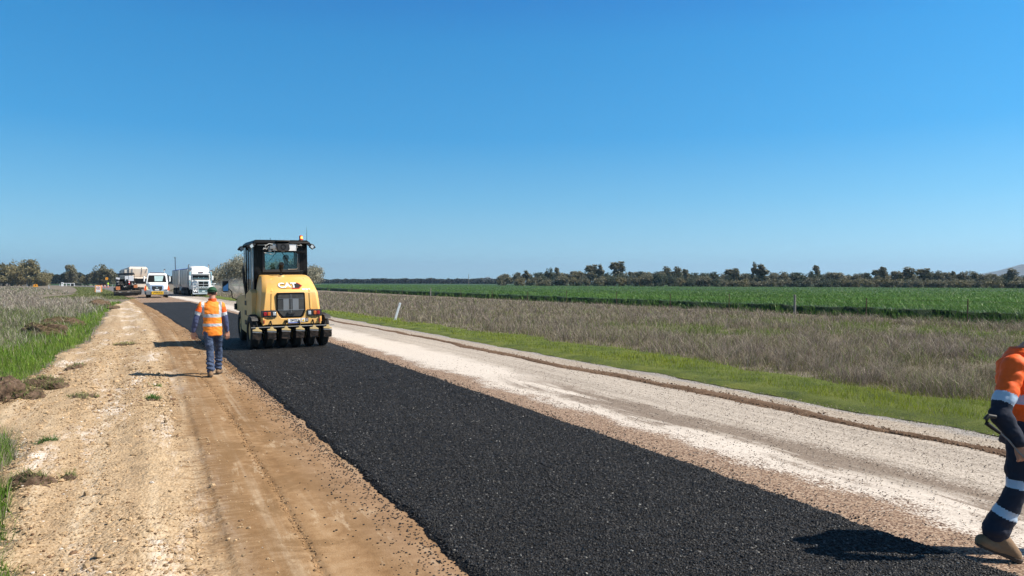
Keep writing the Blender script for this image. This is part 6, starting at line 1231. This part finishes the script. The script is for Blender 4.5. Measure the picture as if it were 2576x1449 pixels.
# far woodland on the horizon: one mass
def woodland(segs, dens, label):
    g = np.random.default_rng(3); V = []; col = []
    for (x0, x1, yt, d) in segs:
        n_ = int((x1 - x0) * dens); px = g.uniform(x0, x1, n_); dd = d * g.uniform(.97, 1.08, n_); X = (px - 1288) / FPX * dd; hy = 711.5 + (px - 1288) * .00194; H_ = EYE + (hy - yt) / FPX * dd
        prof = .74 + .5 * (fbm(px * .10, px * 0, 5, 4)); H_ = H_ * prof * .93; w_ = g.uniform(.03, 1, n_) ** .6
        Z = H_ * w_; s = g.uniform(.35, .95, n_) * d / 560
        # each tree column varies in tone
        tone = (.6 + .8 * vnoise(px * .22, px * 0, 9)) * (.8 + .4 * g.uniform(0, 1, n_)); base = np.array([.048, .056, .040]); c = base * tone[:, None]; k = vnoise(px * .3, px * 0 + 2, 19) > .80; c[k & (w_ < .6)] = np.array([.12, .125, .09])
        P0 = np.stack([X, dd, Z], -1); a = g.normal(0, 1, (n_, 3)); a /= np.linalg.norm(a, axis=1)[:, None]; b = np.cross(a, g.normal(0, 1, (n_, 3))); b /= np.linalg.norm(b, axis=1)[:, None]; s = s[:, None]
        V.append(np.stack([P0 - a * s, P0 - b * s * .8, P0 + a * s, P0 + b * s * .8], 1).reshape(-1, 3)); col.append(np.repeat(c[:, None], 4, 1).reshape(-1, 3))
    V = np.concatenate(V); o = npmesh('far_woodland', V, np.arange(len(V)), np.full(len(V) // 4, 4), M_leaf, cols=np.concatenate(col), kind='stuff'); return tag(o, label, 'woodland')
woodland([(780, 960, 702.5, 900), (900, 1290, 701.5, 900), (1180, 1290, 704.5, 820)], 150, 'dark band of distant woodland on the horizon beyond the crop')
woodland([(-20, 330, 688, 520), (300, 620, 691, 560), (560, 800, 701, 820)], 150, 'dark distant woodland behind the left trees and the parked trucks')
# hills
n = NT('hill_scrub'); co = n.geo(); M_hill = n.done(n.pbr(n.ramp(n.noise(.012, co, 6, .7), [(.35, (.045, .055, .035)), (.6, (.13, .125, .08))]), .95))
def hill(cx, cy, rx, ry, h, seed, name='hill'):
    n_ = 60; gx, gy = np.meshgrid(np.linspace(-1, 1, n_), np.linspace(-1, 1, n_)); r_ = np.sqrt(gx ** 2 + gy ** 2); z = h * np.clip(1 - r_, 0, 1) ** 1.15 * (.72 + .56 * fbm(gx * 3 + 5, gy * 3, seed, 5)) - 2
    i = np.arange(n_ - 1)[:, None] * n_ + np.arange(n_ - 1)[None]; q = np.stack([i, i + 1, i + n_ + 1, i + n_], -1).reshape(-1, 4)
    npmesh(name, np.stack([cx + gx * rx, cy + gy * ry, z], -1).reshape(-1, 3), q, np.full(len(q), 4), M_hill, smooth=True, kind='structure')
hp = at(2640, 0, d=4200); hill(hp.x, hp.y, 560, 700, 150, 3)
hp = at(1228, 0, d=4500); hill(hp.x, hp.y, 130, 300, 42, 5); hp = at(1262, 0, d=4600); hill(hp.x, hp.y, 120, 300, 20, 7)
# far green paddocks to the left
n = NT('far_paddock'); co = n.geo(); M_fp = n.done(n.pbr(n.mix(n.noise(.4, co, 5), (.035, .10, .03), (.07, .16, .05)), .9))
def patch(pts, name, z=.25, mat_=M_fp):
    m = MB(); m.prism([(p.x, p.y) for p in pts], -.1, z, 'z'); o = m.build(name, mat_, smooth=False); o['kind'] = 'structure'
patch([at(120, 0, d=430), at(215, 0, d=430), at(250, 0, d=515), at(90, 0, d=515)], 'far_paddock', .42); patch([at(278, 0, d=330), at(340, 0, d=330), at(345, 0, d=500), at(275, 0, d=500)], 'far_paddock', .30)

# ================================================================== SODS AND CLODS ON THE SHOULDER
n = NT('sod_earth'); co = n.obj(); M_sod = n.done(n.pbr(n.ramp(n.noise(14, co, 6, .7), [(.3, (.055, .033, .02)), (.55, (.15, .095, .06)), (.75, (.30, .21, .14))]), .95, 0, n.bump(n.noise(30, co, 5, .75), 1., .03)))
def sod(px, py, sx, sy, sz, seed, label, grass=60, tone=0, gcol=((.12, .17, .04), (.33, .30, .15)), name='earth_clod'):
    r = empty(name, at(px, py), seed * .7, label, 'earth clod'); g = np.random.default_rng(seed); m = MB(); m.ball((0, 0, 0), 1., 56, 30); me = m.mesh(name, [M_sod]); n_ = len(me.vertices); co = np.empty(n_ * 3, np.float32); me.vertices.foreach_get('co', co); co = co.reshape(-1, 3)
    d_ = .35 + .85 * fbm(co[:, 0] * 1.7 + seed * 5, co[:, 1] * 1.9 + co[:, 2] * 2.1, seed, 3) + .5 * fbm(co[:, 0] * 6 + seed, co[:, 1] * 6 + co[:, 2] * 4, seed + 3, 3) ; co = co * d_[:, None] * np.array([sx, sy, sz]); co[:, 2] = np.maximum(co[:, 2], -.03); me.vertices.foreach_set('co', co.ravel().astype(np.float32)); me.update(); o = bpy.data.objects.new('soil', me); COL.objects.link(o); o.parent = r
    if grass:
        k = g.integers(0, n_, grass); p = co[k]; h = g.uniform(.03, .11, grass); a = g.uniform(0, 6.28, grass); l = g.uniform(.3, 1.5, grass) * h; w_ = .0035 * np.ones(grass) * (1 + np.hypot(*at(px, py).xy) * .06)
        V = np.stack([p - np.stack([np.sin(a) * w_, -np.cos(a) * w_, 0 * a], -1), p + np.stack([np.sin(a) * w_, -np.cos(a) * w_, 0 * a], -1), p + np.stack([np.cos(a) * l, np.sin(a) * l, h * g.uniform(.1, 1, grass)], -1)], 1).reshape(-1, 3); t = g.uniform(0, 1, (grass, 1)); c = np.array(gcol[0]) * (1 - t) + np.array(gcol[1]) * t
        o = npmesh('grass_tuft', V, np.arange(grass * 3), np.full(grass, 3), M_blade, cols=np.repeat(c[:, None], 3, 1).reshape(-1, 3), parent=r)
    return r
sod(75, 1222, .17, .12, .11, 1, 'round brown sod clump with roots lying alone on the near gravel', 350)
sod(172, 1204, .08, .05, .035, 2, 'flat small dark clod just right of the round sod clump', 80)
sod(8, 1000, .42, .30, .30, 3, 'large brown earth mound cut by the left frame edge', 300)
sod(60, 1000, .20, .22, .14, 4, 'grassy mound right beside the large earth mound at the left edge', 900)
sod(110, 965, .30, .22, .10, 5, 'grey grassy sod heap spilling from the green fringe onto the gravel', 900)
sod(140, 975, .20, .16, .08, 6, 'pale dusty sod right of the grey grassy heap', 400)
sod(190, 925, .34, .12, .06, 7, 'long low dark sod across the gravel above the heaps', 250)
sod(205, 1000, .26, .20, .035, 8, 'flat torn grass sod in the middle of the near shoulder', 300)
sod(105, 842, .75, .38, .34, 9, 'long brown earth mound lying in the grass on the left', 2600)
sod(155, 818, .85, .28, .30, 10, 'reddish earth ridge behind the long brown mound', 2200)
sod(250, 768, 1.0, .5, .42, 11, 'brown soil heap at the far end of the grass fringe', 1600)
sod(285, 776, .8, .4, .18, 12, 'small soil heap next to the gravel at the far end of the fringe', 400)
sod(315, 866, .26, .30, .03, 13, 'pale torn grass patch lying flat on the far gravel', 350, gcol=((.20, .24, .06), (.42, .38, .18)))
sod(382, 1005, .10, .12, .03, 14, 'small fresh green weed growing by the tyre track', 260, gcol=((.06, .16, .03), (.14, .26, .06)), name='weed_tuft')
sod(118, 1115, .11, .07, .025, 15, 'low green weed tuft on the near gravel above the round sod', 260, gcol=((.05, .12, .03), (.13, .2, .06)), name='weed_tuft')
sod(392, 975, .07, .08, .02, 16, 'tiny green sprig behind the fresh weed at the tyre track', 90, gcol=((.06, .16, .03), (.14, .26, .06)), name='weed_tuft')

# ================================================================== DUST CLOUD AND AIR
m = MB(); dc = at(590, 0, d=112); m.ball((dc.x, dc.y, 1.1), (4.6, 5.5, 1.9), 24, 14); dob = m.build('dust_cloud', [], None); dob['kind'] = 'stuff'; tag(dob, 'pale dust drifting beside the road train', 'dust')
nn = NT('dust'); tc_ = nn.n('ShaderNodeTexCoord'); mp = nn.n('ShaderNodeVectorMath', operation='SUBTRACT'); nn.put(mp.inputs[0], nn.geo()); mp.inputs[1].default_value = (dc.x, dc.y, 1.0)
m2 = nn.n('ShaderNodeVectorMath', operation='DIVIDE'); nn.put(m2.inputs[0], mp.outputs[0]); m2.inputs[1].default_value = (4.6, 5.5, 1.9); ln = nn.n('ShaderNodeVectorMath', operation='LENGTH'); nn.put(ln.inputs[0], m2.outputs[0])
den = nn.math('MULTIPLY', nn.math('SUBTRACT', 1.0, nn.step(ln.outputs['Value'], .1, 1.0)), nn.math('MULTIPLY', nn.step(nn.noise(.5, nn.geo(), 3), .3, .65), .20))
pvn = nn.n('ShaderNodeVolumePrincipled'); pvn.inputs['Color'].default_value = (.92, .90, .82, 1); nn.put(pvn.inputs['Density'], den); nn.t.links.new(pvn.outputs[0], nn.out.inputs['Volume']); dob.data.materials.clear(); dob.data.materials.append(nn.m)
nn = NT('haze_air'); pvn = nn.n('ShaderNodeVolumePrincipled'); pvn.inputs['Color'].default_value = (.54, .74, 1.0, 1); pvn.inputs['Density'].default_value = .00013; pvn.inputs['Anisotropy'].default_value = .2; nn.t.links.new(pvn.outputs[0], nn.out.inputs['Volume'])
m = MB(); m.span((-7000, -300, -1.1), (7000, 9500, 220)); hz_ = m.build('haze', [nn.m], smooth=False); hz_['kind'] = 'stuff'; tag(hz_, 'thin bluish air over the whole plain', 'haze')
